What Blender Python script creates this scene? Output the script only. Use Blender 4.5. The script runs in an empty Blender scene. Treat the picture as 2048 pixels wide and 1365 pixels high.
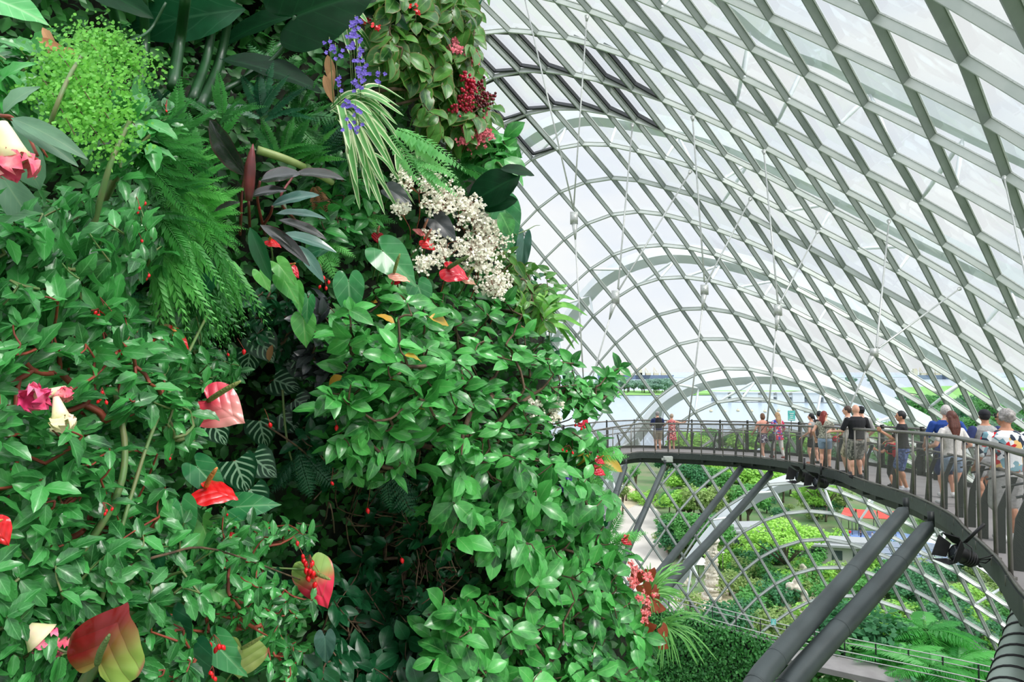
import bpy, math, random
import numpy as np
from mathutils import Vector
rng=np.random.default_rng(7); random.seed(7)
pi=math.pi
SC=bpy.context.scene; COL=SC.collection
F=2048*24/36.; PIT=math.atan(60/1365.); CZ=28.0
# ---------------------------------------------------------------- camera
cd=bpy.data.cameras.new('camera'); cam=bpy.data.objects.new('camera',cd); COL.objects.link(cam)
cam.location=(0,0,CZ); cam.rotation_euler=(pi/2+PIT,0,0); cd.lens=24; cd.sensor_width=36; cd.clip_start=.05; cd.clip_end=20000
SC.camera=cam
def ray(x,y):
    u=(x-1024)/F; v=(682.5-y)/F; c,s=math.cos(PIT),math.sin(PIT)
    d=np.array([u,c-v*s,s+v*c]); return d/d[1]
def at(x,y,D):
    return ray(x,y)*D+np.array([0,0,CZ])
def gp(x,y,z=0.):
    r=ray(x,y); t=(z-CZ)/r[2]; return np.array([r[0]*t,t,z])
def nrm(a):
    a=np.asarray(a,float); return a/(np.linalg.norm(a,axis=-1,keepdims=True)+1e-12)
# ---------------------------------------------------------------- geometry buffer
class G:
    def __init__(s): s.V=[];s.F=[];s.U=[];s.R=[];s.M=[];s.n=0
    def add(s,V,Fq,UV=None,mi=0,r=None):
        V=np.asarray(V,float).reshape(-1,3); Fq=np.asarray(Fq,int).reshape(-1,4)
        s.V.append(V); s.F.append(Fq+s.n); s.n+=len(V)
        s.U.append(np.zeros((len(V),2)) if UV is None else np.asarray(UV,float))
        if r is None: r=rng.random()
        s.R.append(np.broadcast_to(np.asarray(r,float),(len(V),)))
        s.M.append(np.full(len(Fq),mi,int)); return s
    def inst(s,tpl,T,Y,N,S=1.,mi=0,r=None):
        V,Fq,UV=tpl; T=np.atleast_2d(T); k=len(T)
        Y=nrm(np.broadcast_to(Y,(k,3))); N=np.broadcast_to(N,(k,3))
        X=nrm(np.cross(Y,N)+1e-9); Z=np.cross(X,Y)
        S=np.asarray(S,float)
        if S.ndim<2: S=np.repeat(np.broadcast_to(S,(k,))[:,None],3,1)
        L=V[None]*S[:,None,:]
        W=L[...,0:1]*X[:,None]+L[...,1:2]*Y[:,None]+L[...,2:3]*Z[:,None]+T[:,None]
        n=len(V); ff=(Fq[None]+(np.arange(k)*n)[:,None,None]).reshape(-1,4)
        if r is None: r=rng.random(k)
        s.add(W.reshape(-1,3),ff,np.tile(UV,(k,1)),mi,np.repeat(np.broadcast_to(r,(k,)),n)); return s
    def tube(s,P,R,n=6,mi=0,cap=True,r=None,uvs=1.):
        P=np.asarray(P,float); m=len(P); R=np.broadcast_to(np.asarray(R,float),(m,)).copy()
        if cap:
            P=np.vstack([P[:1],P,P[-1:]]); R=np.r_[R[0]*.02,R,R[-1]*.02]; m+=2
        t=np.gradient(P,axis=0); 
        t[0]=P[min(2,m-1)]-P[0]; t[-1]=P[-1]-P[max(m-3,0)]; t=nrm(t)
        ref=np.array([0,0,1.]) if abs(nrm(P[-1]-P[0])[2])<.85 else np.array([1.,0,0])
        X=nrm(np.cross(t,ref)); Y=np.cross(X,t)
        a=np.linspace(0,2*pi,n,endpoint=False)
        ring=P[:,None]+R[:,None,None]*(np.cos(a)[None,:,None]*X[:,None]+np.sin(a)[None,:,None]*Y[:,None])
        i=np.arange(m-1)[:,None]; j=np.arange(n)[None]; j2=(j+1)%n
        Fq=np.stack([i*n+j,i*n+j2,(i+1)*n+j2,(i+1)*n+j],-1).reshape(-1,4)
        L=np.r_[0,np.cumsum(np.linalg.norm(np.diff(P,axis=0),axis=1))]*uvs
        UV=np.stack([np.tile(np.arange(n)/n,m),np.repeat(L,n)],-1)
        s.add(ring.reshape(-1,3),Fq,UV,mi,r); return s
    def box(s,c,e,X=(1,0,0),Y=(0,1,0),Z=(0,0,1),mi=0,r=None):
        c=np.asarray(c,float);X,Y,Z=[np.asarray(a,float) for a in (X,Y,Z)]
        V=[c+X*e[0]*a+Y*e[1]*b+Z*e[2]*d for a in(-1,1) for b in(-1,1) for d in(-1,1)]
        s.add(V,[[0,1,3,2],[4,6,7,5],[0,4,5,1],[2,3,7,6],[0,2,6,4],[1,5,7,3]],None,mi,r); return s
    def ell(s,c,e,n=12,m=8,X=(1,0,0),Y=(0,1,0),Z=(0,0,1),mi=0,r=None,power=1.):
        c=np.asarray(c,float)
        e=np.broadcast_to(np.asarray(e,float),(3,))
        ph=np.linspace(0.02,pi-.02,m+1); th=np.linspace(0,2*pi,n,endpoint=False)
        st,ct=np.sin(ph)**power,np.cos(ph)
        V=(st[:,None]*np.cos(th))[...,None]*np.asarray(X)*e[0]+(st[:,None]*np.sin(th))[...,None]*np.asarray(Y)*e[1]+(ct[:,None]+0*th)[...,None]*np.asarray(Z)*e[2]
        i=np.arange(m)[:,None]; j=np.arange(n)[None]; j2=(j+1)%n
        Fq=np.stack([i*n+j,(i+1)*n+j,(i+1)*n+j2,i*n+j2],-1).reshape(-1,4)
        Fq=np.vstack([Fq]); s.add(V.reshape(-1,3)+c,Fq,None,mi,r); return s
    def grid(s,P,UV=None,mi=0,r=.5,close=False):   # P (m,n,3)
        P=np.asarray(P,float); m,n=P.shape[:2]
        i=np.arange(m-1)[:,None]; j=np.arange(n if close else n-1)[None]; j2=(j+1)%n
        Fq=np.stack([i*n+j,i*n+j2,(i+1)*n+j2,(i+1)*n+j],-1).reshape(-1,4)
        if UV is None:
            a,b=np.meshgrid(np.linspace(0,1,m),np.linspace(0,1,n),indexing='ij'); UV=np.stack([b,a],-1).reshape(-1,2)
        s.add(P.reshape(-1,3),Fq,UV,mi,r); return s
    def rect(s,P,W,H,up=(0,0,1),mi=0):  # rectangular bar swept along P; width W sideways, height H downward
        P=np.asarray(P,float); t=nrm(np.gradient(P,axis=0)); U=np.broadcast_to(np.asarray(up,float),P.shape)
        w=nrm(np.cross(t,U)); u=np.cross(w,t)
        R=np.stack([P+w*W/2,P-w*W/2,P-w*W/2-u*H,P+w*W/2-u*H],1)
        s.grid(R,mi=mi,close=True)
        s.add(R[0],[[0,1,2,3]],None,mi); s.add(R[-1],[[3,2,1,0]],None,mi); return s
    def build(s,name,mats,parent=None,smooth=True,loc=None):
        V=np.concatenate(s.V);Fq=np.concatenate(s.F);U=np.concatenate(s.U);R=np.concatenate(s.R);M=np.concatenate(s.M)
        if loc is not None: V=V-np.asarray(loc)
        me=bpy.data.meshes.new(name)
        me.vertices.add(len(V)); me.vertices.foreach_set('co',V.astype(np.float32).ravel())
        me.loops.add(Fq.size); me.loops.foreach_set('vertex_index',Fq.astype(np.int32).ravel())
        me.polygons.add(len(Fq)); me.polygons.foreach_set('loop_start',np.arange(0,Fq.size,4,dtype=np.int32))
        me.polygons.foreach_set('loop_total',np.full(len(Fq),4,np.int32))
        me.polygons.foreach_set('material_index',M.astype(np.int32))
        me.polygons.foreach_set('use_smooth',np.full(len(Fq),bool(smooth)))
        uv=me.uv_layers.new(name='UVMap'); uv.data.foreach_set('uv',U[Fq.ravel()].astype(np.float32).ravel())
        at_=me.attributes.new('rnd','FLOAT','POINT'); at_.data.foreach_set('value',R.astype(np.float32))
        for m in (mats if isinstance(mats,(list,tuple)) else [mats]): me.materials.append(m)
        me.update(calc_edges=True)
        o=bpy.data.objects.new(name,me); COL.objects.link(o)
        if parent is not None: o.parent=parent
        if loc is not None and parent is None: o.location=tuple(loc)
        return o
def tag(o,label=None,cat=None,group=None,kind=None):
    if label:o['label']=label
    if cat:o['category']=cat
    if group:o['group']=group
    if kind:o['kind']=kind
    return o
def thing(name,label,cat,loc,group=None,kind=None):
    o=bpy.data.objects.new(name,None); COL.objects.link(o); o.location=tuple(np.asarray(loc,float)); o.empty_display_size=.05
    return tag(o,label,cat,group,kind)
def sub(g,name,mats,root,smooth=True,label=None):   # part of root, geometry given in world space
    o=g.build(name,mats,None,smooth,loc=np.array(root.matrix_basis.translation) if root.parent is None else None)
    if root.parent is None: o.location=(0,0,0)
    o.parent=root
    if label:o['label']=label
    return o
def copytree(r,loc,rz=0,sc=1.,label=None,group=None):
    c=r.copy(); COL.objects.link(c); c.location=tuple(loc); c.rotation_euler=(0,0,rz); c.scale=(sc,)*3 if np.isscalar(sc) else sc
    if label:c['label']=label
    if group:c['group']=group
    for ch in r.children:
        d=ch.copy(); COL.objects.link(d); d.parent=c
    return c
def cr(P,k=8):   # Catmull-Rom through points
    P=np.asarray(P,float); Q=np.vstack([2*P[0]-P[1],P,2*P[-1]-P[-2]]); out=[]
    for i in range(1,len(Q)-2):
        for t in np.arange(k)/k:
            a,b,c,d=Q[i-1:i+3]; out.append(.5*((2*b)+(c-a)*t+(2*a-5*b+4*c-d)*t*t+(3*b-a-3*c+d)*t**3))
    out.append(P[-1]); return np.array(out)
# ---------------------------------------------------------------- materials
def nodes(name):
    m=bpy.data.materials.new(name); m.use_nodes=True; t=m.node_tree; t.nodes.clear()
    o=t.nodes.new('ShaderNodeOutputMaterial'); return m,t,o
def nd(t,ty,**k):
    n=t.nodes.new(ty)
    for a,b in k.items():
        if a.startswith('i_'):
            key=a[2:]; key=int(key) if key.isdigit() else key.replace('_',' ')
            if isinstance(b,bpy.types.NodeSocket): t.links.new(b,n.inputs[key])
            else: n.inputs[key].default_value=b
        else: setattr(n,a,b)
    return n
def mth(t,op,a,b=0.,c=0.):
    n=t.nodes.new('ShaderNodeMath'); n.operation=op
    for i,x in enumerate((a,b,c)):
        if isinstance(x,bpy.types.NodeSocket): t.links.new(x,n.inputs[i])
        else: n.inputs[i].default_value=x
    return n.outputs[0]
def mixc(t,f,a,b,mode='MIX'):
    n=t.nodes.new('ShaderNodeMix'); n.data_type='RGBA'; n.blend_type=mode
    for i,x in ((0,f),(6,a),(7,b)):
        if isinstance(x,bpy.types.NodeSocket): t.links.new(x,n.inputs[i])
        else: n.inputs[i].default_value=(tuple(x)+(1,) if hasattr(x,'__len__') and len(x)==3 else x)
    return n.outputs[2]
def sm(t,x,a,b):
    n=t.nodes.new('ShaderNodeMapRange'); n.interpolation_type='SMOOTHSTEP'
    t.links.new(x,n.inputs[0]); n.inputs[1].default_value=a; n.inputs[2].default_value=b; return n.outputs[0]
def lin(r,g,b): 
    f=lambda c:(c/255/12.92 if c/255<=.04045 else ((c/255+.055)/1.055)**2.4)
    return (f(r),f(g),f(b))
def pm(name,c,rough=.5,metal=0.,c2=None,scale=20.,bump=0.,spec=.5,coord='Object'):
    m,t,o=nodes(name); p=nd(t,'ShaderNodeBsdfPrincipled',i_Roughness=rough,i_Metallic=metal)
    p.inputs['Specular IOR Level'].default_value=spec
    tc=nd(t,'ShaderNodeTexCoord'); nz=nd(t,'ShaderNodeTexNoise',i_Vector=tc.outputs[coord],i_Scale=scale,i_Detail=5.)
    c2=c2 or tuple(x*.8 for x in c)
    t.links.new(mixc(t,sm(t,nz.outputs[0],.35,.65),c,c2),p.inputs['Base Color'])
    if bump:
        b=nd(t,'ShaderNodeBump',i_Strength=bump,i_Distance=.01,i_Height=nz.outputs[0]); t.links.new(b.outputs[0],p.inputs['Normal'])
    t.links.new(p.outputs[0],o.inputs[0]); return m
def leafm(name,a,b,vein=None,vs=.35,nv=9,rough=.38,trans=.25,edge=None,kind='pin',back=None,coat=0.,spots=None,spec=.5):
    """leaf: colour varies leaf by leaf from a to b, veins follow the blade"""
    m,t,o=nodes(name)
    at_=nd(t,'ShaderNodeAttribute',attribute_name='rnd').outputs['Fac']
    uv=nd(t,'ShaderNodeTexCoord'); sp=nd(t,'ShaderNodeSeparateXYZ',i_0=uv.outputs['UV'])
    u,v=sp.outputs[0],sp.outputs[1]; s=mth(t,'MULTIPLY',mth(t,'ABSOLUTE',mth(t,'SUBTRACT',u,.5)),2.)
    nz=nd(t,'ShaderNodeTexNoise',i_Vector=uv.outputs['Object'],i_Scale=25.,i_Detail=3.).outputs[0]
    c=mixc(t,at_,a,b)
    c=mixc(t,mth(t,'MULTIPLY',sm(t,nz,.35,.7),.35),c,tuple(min(1,x*1.6) for x in b))
    if vein is not None:
        if kind=='pin':
            w=mth(t,'ABSOLUTE',mth(t,'SINE',mth(t,'MULTIPLY',mth(t,'SUBTRACT',v,mth(t,'MULTIPLY',s,.35)),nv*pi)))
            w=sm(t,w,.0,.22)
            side=mth(t,'SUBTRACT',1.,w)
        elif kind=='par':   # parallel stripes
            side=sm(t,mth(t,'ABSOLUTE',mth(t,'SUBTRACT',s,.55)),.28,.18) if False else mth(t,'SUBTRACT',1.,sm(t,mth(t,'ABSOLUTE',mth(t,'SUBTRACT',s,.95)),.2,.4))
        else:               # mottled silver between the veins
            w=mth(t,'ABSOLUTE',mth(t,'SINE',mth(t,'MULTIPLY',mth(t,'SUBTRACT',v,mth(t,'MULTIPLY',s,.5)),nv*pi)))
            side=mth(t,'MULTIPLY',mth(t,'SUBTRACT',1.,sm(t,w,.35,.6)),sm(t,mth(t,'SUBTRACT',1.,s),.1,.35))
        mid=mth(t,'SUBTRACT',1.,sm(t,s,.02,.09))
        f=mth(t,'MAXIMUM',mth(t,'MULTIPLY',side,.6 if kind=='pin' else 1.),mid) if kind!='par' else side
        c=mixc(t,mth(t,'MULTIPLY',f,vs),c,vein)
    if edge is not None: c=mixc(t,sm(t,s,.75,1.),c,edge)
    if spots is not None: c=mixc(t,sm(t,nd(t,'ShaderNodeTexNoise',i_Vector=uv.outputs['Object'],i_Scale=9.).outputs[0],.55,.68),c,spots)
    p=nd(t,'ShaderNodeBsdfPrincipled',i_Roughness=rough); t.links.new(c,p.inputs['Base Color'])
    p.inputs['Coat Weight'].default_value=coat; p.inputs['Specular IOR Level'].default_value=spec
    bp=nd(t,'ShaderNodeBump',i_Strength=.25,i_Distance=.002,i_Height=nz); t.links.new(bp.outputs[0],p.inputs['Normal'])
    tr=nd(t,'ShaderNodeBsdfTranslucent'); t.links.new(mixc(t,.5,c,tuple(min(1,x*2.2) for x in b)),tr.inputs[0])
    mx=nd(t,'ShaderNodeMixShader',i_0=trans,i_1=p.outputs[0],i_2=tr.outputs[0]); t.links.new(mx.outputs[0],o.inputs[0]); return m
# ---------------------------------------------------------------- leaf templates
def leaf(W=.25,p=1.,q=.8,nv=6,nu=4,fold=.25,droop=.25,wave=0.,heart=0.,cup=0.,w0=0.,serr=0.,tip=0.):
    v=np.linspace(0,1,nv+1); s=np.linspace(-1,1,nu+1)
    w=W*np.maximum(np.sin(pi*np.clip(v,0,1)**p),0)**q
    if w0: w=np.maximum(w,w0*W*(1-v)**.5*np.clip(1.2-v*1.2,0,1))
    if heart: w=W*np.clip((1-v)**.75*(0.72+1.9*v*(1-v)),0,None)*1.25
    w=w+.006
    if serr: w=w*(1+serr*np.where(np.arange(nv+1)%2,1,-1))
    vv,ss=np.meshgrid(v,s,indexing='ij'); ww=w[:,None]
    x=ss*ww; y=vv-heart*(1-vv)**2*np.abs(ss)**1.3
    z=-droop*vv**2+fold*np.abs(ss)*ww*(1-cup)-cup*W*ss**2*.8+wave*np.sin(vv*pi*5+ss*2)*np.abs(ss)*W-tip*np.clip(vv-.7,0,1)**2
    V=np.stack([x,y,z],-1).reshape(-1,3); UV=np.stack([(ss+1)/2,vv],-1).reshape(-1,2)
    n=nu+1; i=np.arange(nv)[:,None]; j=np.arange(nu)[None]
    Fq=np.stack([i*n+j,i*n+j+1,(i+1)*n+j+1,(i+1)*n+j],-1).reshape(-1,4)
    return V,Fq,UV
def heartleaf(W=.46,lob=.22,droop=.22,cup=0.,fold=.1,wave=.0,nr=6,tipb=0.):
    pts=np.array([(0,-.02,0),(.13,-lob*.9,0),(.32,-lob*1.05,0),(.49,-lob*.35,0),(.53,.13,0),(.45,.4,0),(.28,.67,0),(.1,.87,0),(0,1.,0)]); O=cr(pts,3)[:,:2]; O[:,0]=np.abs(O[:,0])*W/.53
    full=np.vstack([O,(O*[-1,1])[-2:0:-1]]); m=len(full); rho=np.linspace(0.03,1,nr+1); V=[];UV=[]
    for q in rho:
        for k,(x,y) in enumerate(full):
            X,Y=x*q,y*q; sx=abs(X)/W; z=-droop*max(Y,0)**2-droop*.5*max(-Y,0)+fold*abs(X)*(1-cup)-cup*W*sx**2*.9+wave*W*q**3*math.sin(k*1.3)
            V.append((X,Y,z)); UV.append((.5+X/W*.5,(Y+lob)/(1+lob)))
    i=np.arange(nr)[:,None]; j=np.arange(m)[None]; j2=(j+1)%m
    return np.array(V),np.stack([i*m+j,i*m+j2,(i+1)*m+j2,(i+1)*m+j],-1).reshape(-1,4)[:,::-1],np.array(UV)
def frond(n=20,W=.22,lw=.3,droop=.35,p=1.,angle=70,bi=False,seed=0,taper=.8,rows=2):
    """pinnate frond along +Y (length 1): (V,F,UV)"""
    r=np.random.default_rng(seed); g=G()
    v=np.linspace(.08,.98,n); L=W*np.clip(np.sin(pi*(v*.93+.05)**p),.08,1)**taper
    base=np.stack([0*v,v,-droop*v**2],-1); tl=leaf(lw,1.,.7,2,2,.2,.15)
    g.tube(np.stack([0*v,v,-droop*v**2],-1),np.linspace(.008,.002,n),3,cap=False)
    for sg in(-1,1):
        a=np.radians(angle+r.normal(0,4,n))
        Y=np.stack([sg*np.sin(a),np.cos(a),-.25-.6*droop*v+r.normal(0,.08,n)],-1)
        if bi:
            for k in range(n):
                m=7; u=np.linspace(.1,1,m); d=nrm(Y[k]); T=base[k]+d*u[:,None]*L[k]
                for s2 in(-1,1):
                    yy=nrm(np.cross(d,[0,0,1]))*s2*.8+d*.6+np.array([0,0,-.2])
                    g.inst(tl,T,yy,[0,0,1],L[k]*.32*(1.15-u),r=.5)
        else: g.inst(tl,base,Y,np.array([0,-.2,1.]),L,r=.5)
    V=np.concatenate(g.V);Fq=np.concatenate(g.F);U=np.concatenate(g.U); return V,Fq,U

# ================================================================ sky and light
w=bpy.data.worlds.new('sky'); SC.world=w; w.use_nodes=True; t=w.node_tree; t.nodes.clear()
tc=nd(t,'ShaderNodeTexCoord'); sp=nd(t,'ShaderNodeSeparateXYZ',i_0=tc.outputs['Generated'])
mp=nd(t,'ShaderNodeMapping',i_Vector=tc.outputs['Generated'],i_Scale=(1.5,1.5,4.))
nz=nd(t,'ShaderNodeTexNoise',i_Vector=mp.outputs[0],i_Scale=2.2,i_Detail=6.,i_Roughness=.55)
c=mixc(t,sm(t,nz.outputs[0],.4,.65),(.87,.915,1.),(.97,.98,1.))
c=mixc(t,sm(t,sp.outputs[2],.0,.12),(.93,.95,.97),c)
stg=mth(t,'ADD',1.05,mth(t,'MULTIPLY',sm(t,sp.outputs[2],.45,.95),1.35))
bg=nd(t,'ShaderNodeBackground',i_Color=c,i_Strength=stg); ow=nd(t,'ShaderNodeOutputWorld',i_Surface=bg.outputs[0])
def sun(name,e,col,ang,d):
    l=bpy.data.lights.new(name,'SUN'); l.energy=e; l.color=col; l.angle=math.radians(ang)
    o=bpy.data.objects.new(name,l); COL.objects.link(o); o.rotation_euler=Vector(d).to_track_quat('-Z','Y').to_euler(); o.location=(0,0,120)
sun('sun',2.5,(1,.97,.92),16,(-.62,.45,-.75))
SC.view_settings.view_transform='Standard'; SC.view_settings.look='None'; SC.view_settings.exposure=0; SC.view_settings.gamma=1
SC.cycles.max_bounces=6; SC.cycles.diffuse_bounces=3; SC.cycles.glossy_bounces=2; SC.cycles.transmission_bounces=3
SC.cycles.transparent_max_bounces=14; SC.cycles.use_denoising=True; SC.cycles.caustics_reflective=False; SC.cycles.caustics_refractive=False
SC.cycles.use_adaptive_sampling=True; SC.cycles.adaptive_threshold=.035; SC.cycles.adaptive_min_samples=12
# ================================================================ glass dome (an ellipsoidal grid shell)
ND="-1,0,-0.0011,0.1380;0,0,-0.0155,0.1347;1,0,-0.0275,0.1300;2,0,-0.0392,0.1251;3,0,-0.0490,0.1196;4,0,-0.0590,0.1132;5,0,-0.0681,0.1065;6,0,-0.0780,0.0987;7,0,-0.0903,0.0915;-2,1,0.0194,0.1248;-1,1,0.0036,0.1222;0,1,-0.0097,0.1187;1,1,-0.0209,0.1138;2,1,-0.0320,0.1084;3,1,-0.0424,0.1029;4,1,-0.0528,0.0970;5,1,-0.0622,0.0901;6,1,-0.0729,0.0829;-3,2,0.0441,0.1091;-2,2,0.0265,0.1086;-1,2,0.0099,0.1066;0,2,-0.0042,0.1029;1,2,-0.0160,0.0982;2,2,-0.0264,0.0928;3,2,-0.0355,0.0869;4,2,-0.0452,0.0808;5,2,-0.0553,0.0739;-3,3,0.0499,0.0933;-2,3,0.0313,0.0930;-1,3,0.0151,0.0909;0,3,0.0013,0.0876;1,3,-0.0098,0.0823;2,3,-0.0207,0.0771;3,3,-0.0311,0.0717;4,3,-0.0410,0.0649;-3,4,0.0549,0.0776;-2,4,0.0355,0.0772;-1,4,0.0190,0.0755;0,4,0.0064,0.0718;1,4,-0.0036,0.0665;2,4,-0.0159,0.0613;3,-1,-0.0560,0.1359;4,-1,-0.0660,0.1293;5,-1,-0.0759,0.1224;6,-1,-0.0858,0.1151;7,-1,-0.0965,0.1074;8,-1,-0.1077,0.0992;7,-2,-0.1031,0.1239;8,-2,-0.1149,0.1160;9,-1,-0.1193,0.0911;10,-1,-0.1327,0.0823;11,-1,-0.1486,0.0737;12,-1,-0.1670,0.0658;9,-2,-0.1278,0.1078;10,-2,-0.1431,0.0994;11,-2,-0.1586,0.0904;12,-2,-0.1788,0.0828;13,-2,-0.1999,0.0757;10,-3,-0.1530,0.1161;11,-3,-0.1709,0.1076;12,-3,-0.1911,0.0996;13,-3,-0.2129,0.0925;12,-4,-0.2046,0.1167;13,-4,-0.2293,0.1098;8,0,-0.0998,0.0829;9,0,-0.1126,0.0749;10,0,-0.1255,0.0661;11,0,-0.1427,0.0584;7,1,-0.0817,0.0749;8,1,-0.0931,0.0668;9,1,-0.1045,0.0583;-4,4,0.0766,0.0746;3,4,-0.0264,0.0555;4,4,-0.0367,0.0503;-5,5,0.1015,0.0545;-4,5,0.0796,0.0589;-3,5,0.0590,0.0618;-2,5,0.0401,0.0619;-1,5,0.0232,0.0601;0,5,0.0111,0.0561;1,5,-0.0001,0.0511;2,5,-0.0106,0.0460;3,5,-0.0211,0.0402;4,5,-0.0317,0.0338;-5,6,0.1033,0.0390;-4,6,0.0830,0.0432;-3,6,0.0614,0.0460;-2,6,0.0443,0.0462;-1,6,0.0287,0.0440;0,6,0.0154,0.0407;1,6,0.0034,0.0363;2,6,-0.0069,0.0306;3,6,-0.0176,0.0247;-6,7,0.1266,0.0165;-5,7,0.1072,0.0226;-4,7,0.0860,0.0267;-3,7,0.0651,0.0303;-2,7,0.0486,0.0306;-1,7,0.0331,0.0288;0,7,0.0201,0.0251;1,7,0.0081,0.0205;2,7,-0.0027,0.0150;3,7,-0.0139,0.0092;-6,8,0.1273,0.0013;-5,8,0.1079,0.0076;-4,8,0.0879,0.0124;-3,8,0.0689,0.0148;-2,8,0.0521,0.0151;-1,8,0.0366,0.0133;0,8,0.0224,0.0097;1,8,0.0106,0.0043;2,8,-0.0002,-0.0009;-5,9,0.1107,-0.0084;-4,9,0.0907,-0.0030;-3,9,0.0720,-0.0006;-2,9,0.0549,-0.0003;-1,9,0.0395,-0.0022;0,9,0.0260,-0.0061;1,9,0.0142,-0.0113;-3,10,0.0739,-0.0158;-2,10,0.0566,-0.0156;-1,10,0.0408,-0.0171;0,10,0.0287,-0.0210;6,3,-0.0592,0.0504;7,3,-0.0706,0.0431;8,3,-0.0831,0.0358;9,3,-0.0964,0.0281;10,3,-0.1086,0.0195;11,3,-0.1218,0.0108;5,4,-0.0453,0.0423;7,4,-0.0660,0.0277;8,4,-0.0771,0.0190;9,4,-0.0905,0.0120;10,4,-0.1042,0.0043;11,4,-0.1188,-0.0035;5,5,-0.0404,0.0272;6,5,-0.0515,0.0196;7,5,-0.0632,0.0120;8,5,-0.0742,0.0043;9,5,-0.0868,-0.0031;10,5,-0.1024,-0.0091;4,6,-0.0273,0.0180;5,6,-0.0370,0.0114;6,6,-0.0466,0.0036;7,6,-0.0600,-0.0028;8,6,-0.0713,-0.0106;9,6,-0.0846,-0.0177;4,7,-0.0231,0.0024;5,7,-0.0342,-0.0040;6,7,-0.0447,-0.0100;7,7,-0.0560,-0.0186;8,7,-0.0683,-0.0257;3,8,-0.0096,-0.0063;4,8,-0.0201,-0.0131;5,8,-0.0317,-0.0193;6,8,-0.0415,-0.0264;2,9,0.0036,-0.0159;3,9,-0.0077,-0.0219;4,9,-0.0163,-0.0295;1,10,0.0160,-0.0250;2,10,0.0053,-0.0315;8,2,-0.0874,0.0505;9,2,-0.1011,0.0433;10,2,-0.1148,0.0353;11,2,-0.1300,0.0272;12,2,-0.1450,0.0190;10,1,-0.1194,0.0504;11,1,-0.1349,0.0424;12,1,-0.1514,0.0344;12,0,-0.1592,0.0499;5,9,-0.0279,-0.0346;-6,9,0.1296,-0.0154;-7,9,0.1485,-0.0222;7,8,-0.0552,-0.0332;9,7,-0.0797,-0.0342;10,6,-0.0973,-0.0258;-4,10,0.0936,-0.0194;-5,10,0.1123,-0.0241;-6,10,0.1309,-0.0303;-4,11,0.0954,-0.0347;-3,11,0.0762,-0.0314;-2,11,0.0598,-0.0315;-1,11,0.0439,-0.0331;0,11,0.0313,-0.0369;-7,12,0.1493,-0.0679;-5,13,0.1152,-0.0697;-6,13,0.1333,-0.0769;-7,13,0.1496,-0.0838;-8,13,0.1656,-0.0916;-9,13,0.1821,-0.1006;-2,14,0.0635,-0.0760;-3,14,0.0801,-0.0759;-4,14,0.0987,-0.0805;-5,14,0.1161,-0.0858;-6,14,0.1334,-0.0914;-7,14,0.1498,-0.0998;-8,14,0.1665,-0.1099;-3,15,0.0802,-0.0921;-4,15,0.0982,-0.0952;-5,15,0.1163,-0.1001;-6,15,0.1326,-0.1067;-7,15,0.1489,-0.1142;-2,15,0.0641,-0.0913;-1,15,0.0486,-0.0917;0,15,0.0357,-0.0960;3,15,-0.0008,-0.1108;4,15,-0.0133,-0.1149;5,15,-0.0258,-0.1213;6,15,-0.0379,-0.1266;-3,16,0.0809,-0.1068;-4,16,0.0992,-0.1105;-5,16,0.1154,-0.1154;-6,16,0.1319,-0.1219;-7,16,0.1475,-0.1287;-8,16,0.1635,-0.1376;-9,16,0.1765,-0.1452;-2,16,0.0636,-0.1059;-1,16,0.0491,-0.1078;0,16,0.0350,-0.1118;2,16,0.0099,-0.1194;3,16,-0.0014,-0.1249;4,16,-0.0144,-0.1297;5,16,-0.0264,-0.1358;-3,17,0.0806,-0.1217;-4,17,0.0977,-0.1249;-5,17,0.1147,-0.1301;-6,17,0.1310,-0.1366;-7,17,0.1470,-0.1447;-8,17,0.1616,-0.1525;-2,17,0.0641,-0.1210;-1,17,0.0492,-0.1223;0,17,0.0350,-0.1256;1,17,0.0220,-0.1291;2,17,0.0092,-0.1337;3,17,-0.0019,-0.1400;4,17,-0.0152,-0.1444;-4,18,0.0979,-0.1404;-5,18,0.1138,-0.1455;-6,18,0.1311,-0.1526;-7,18,0.1446,-0.1578;-3,18,0.0797,-0.1365;-2,18,0.0645,-0.1364;-1,18,0.0485,-0.1379;0,18,0.0344,-0.1408;1,18,0.0208,-0.1439;2,18,0.0087,-0.1482;3,18,-0.0041,-0.1529;4,18,-0.0172,-0.1580;-2,19,0.0629,-0.1503;-1,19,0.0473,-0.1520;1,19,0.0195,-0.1576;2,19,0.0063,-0.1611"
A_=np.array([[float(x) for x in r.split(',')] for r in ND.split(';')]); K=A_[:,:2]; Q=A_[:,2:]
ax=np.array([0.685549, 0.156887, 0.710921]); ax=ax/np.linalg.norm(ax)
e1=nrm(np.cross([0,0,1],ax)); e2=np.cross(ax,e1)
cen=np.array([-43.9787,17.5697,-63.7134+CZ]); semi=np.array([96.7948,49.8845,93.4422])
th,t2=.2829,-.0027
Re=np.array([[1,0,0],[0,math.cos(t2),math.sin(t2)],[0,-math.sin(t2),math.cos(t2)]])@np.array([[math.cos(th),math.sin(th),0],[-math.sin(th),math.cos(th),0],[0,0,1]])
def tk(d2): return .5*d2*np.log(d2+1e-9)
def d2(a,b): return ((a[:,None]-b[None])**2).sum(-1)
KK=K*[1,1]; n_=len(K); Pm=np.c_[np.ones(n_),KK,KK[:,:1]*KK[:,1:],KK**2]
Am=np.block([[tk(d2(KK,KK))+np.eye(n_)*.8,Pm],[Pm.T,np.zeros((6,6))]])
Cf=np.linalg.solve(Am,np.r_[Q,np.zeros((6,2))])
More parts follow.
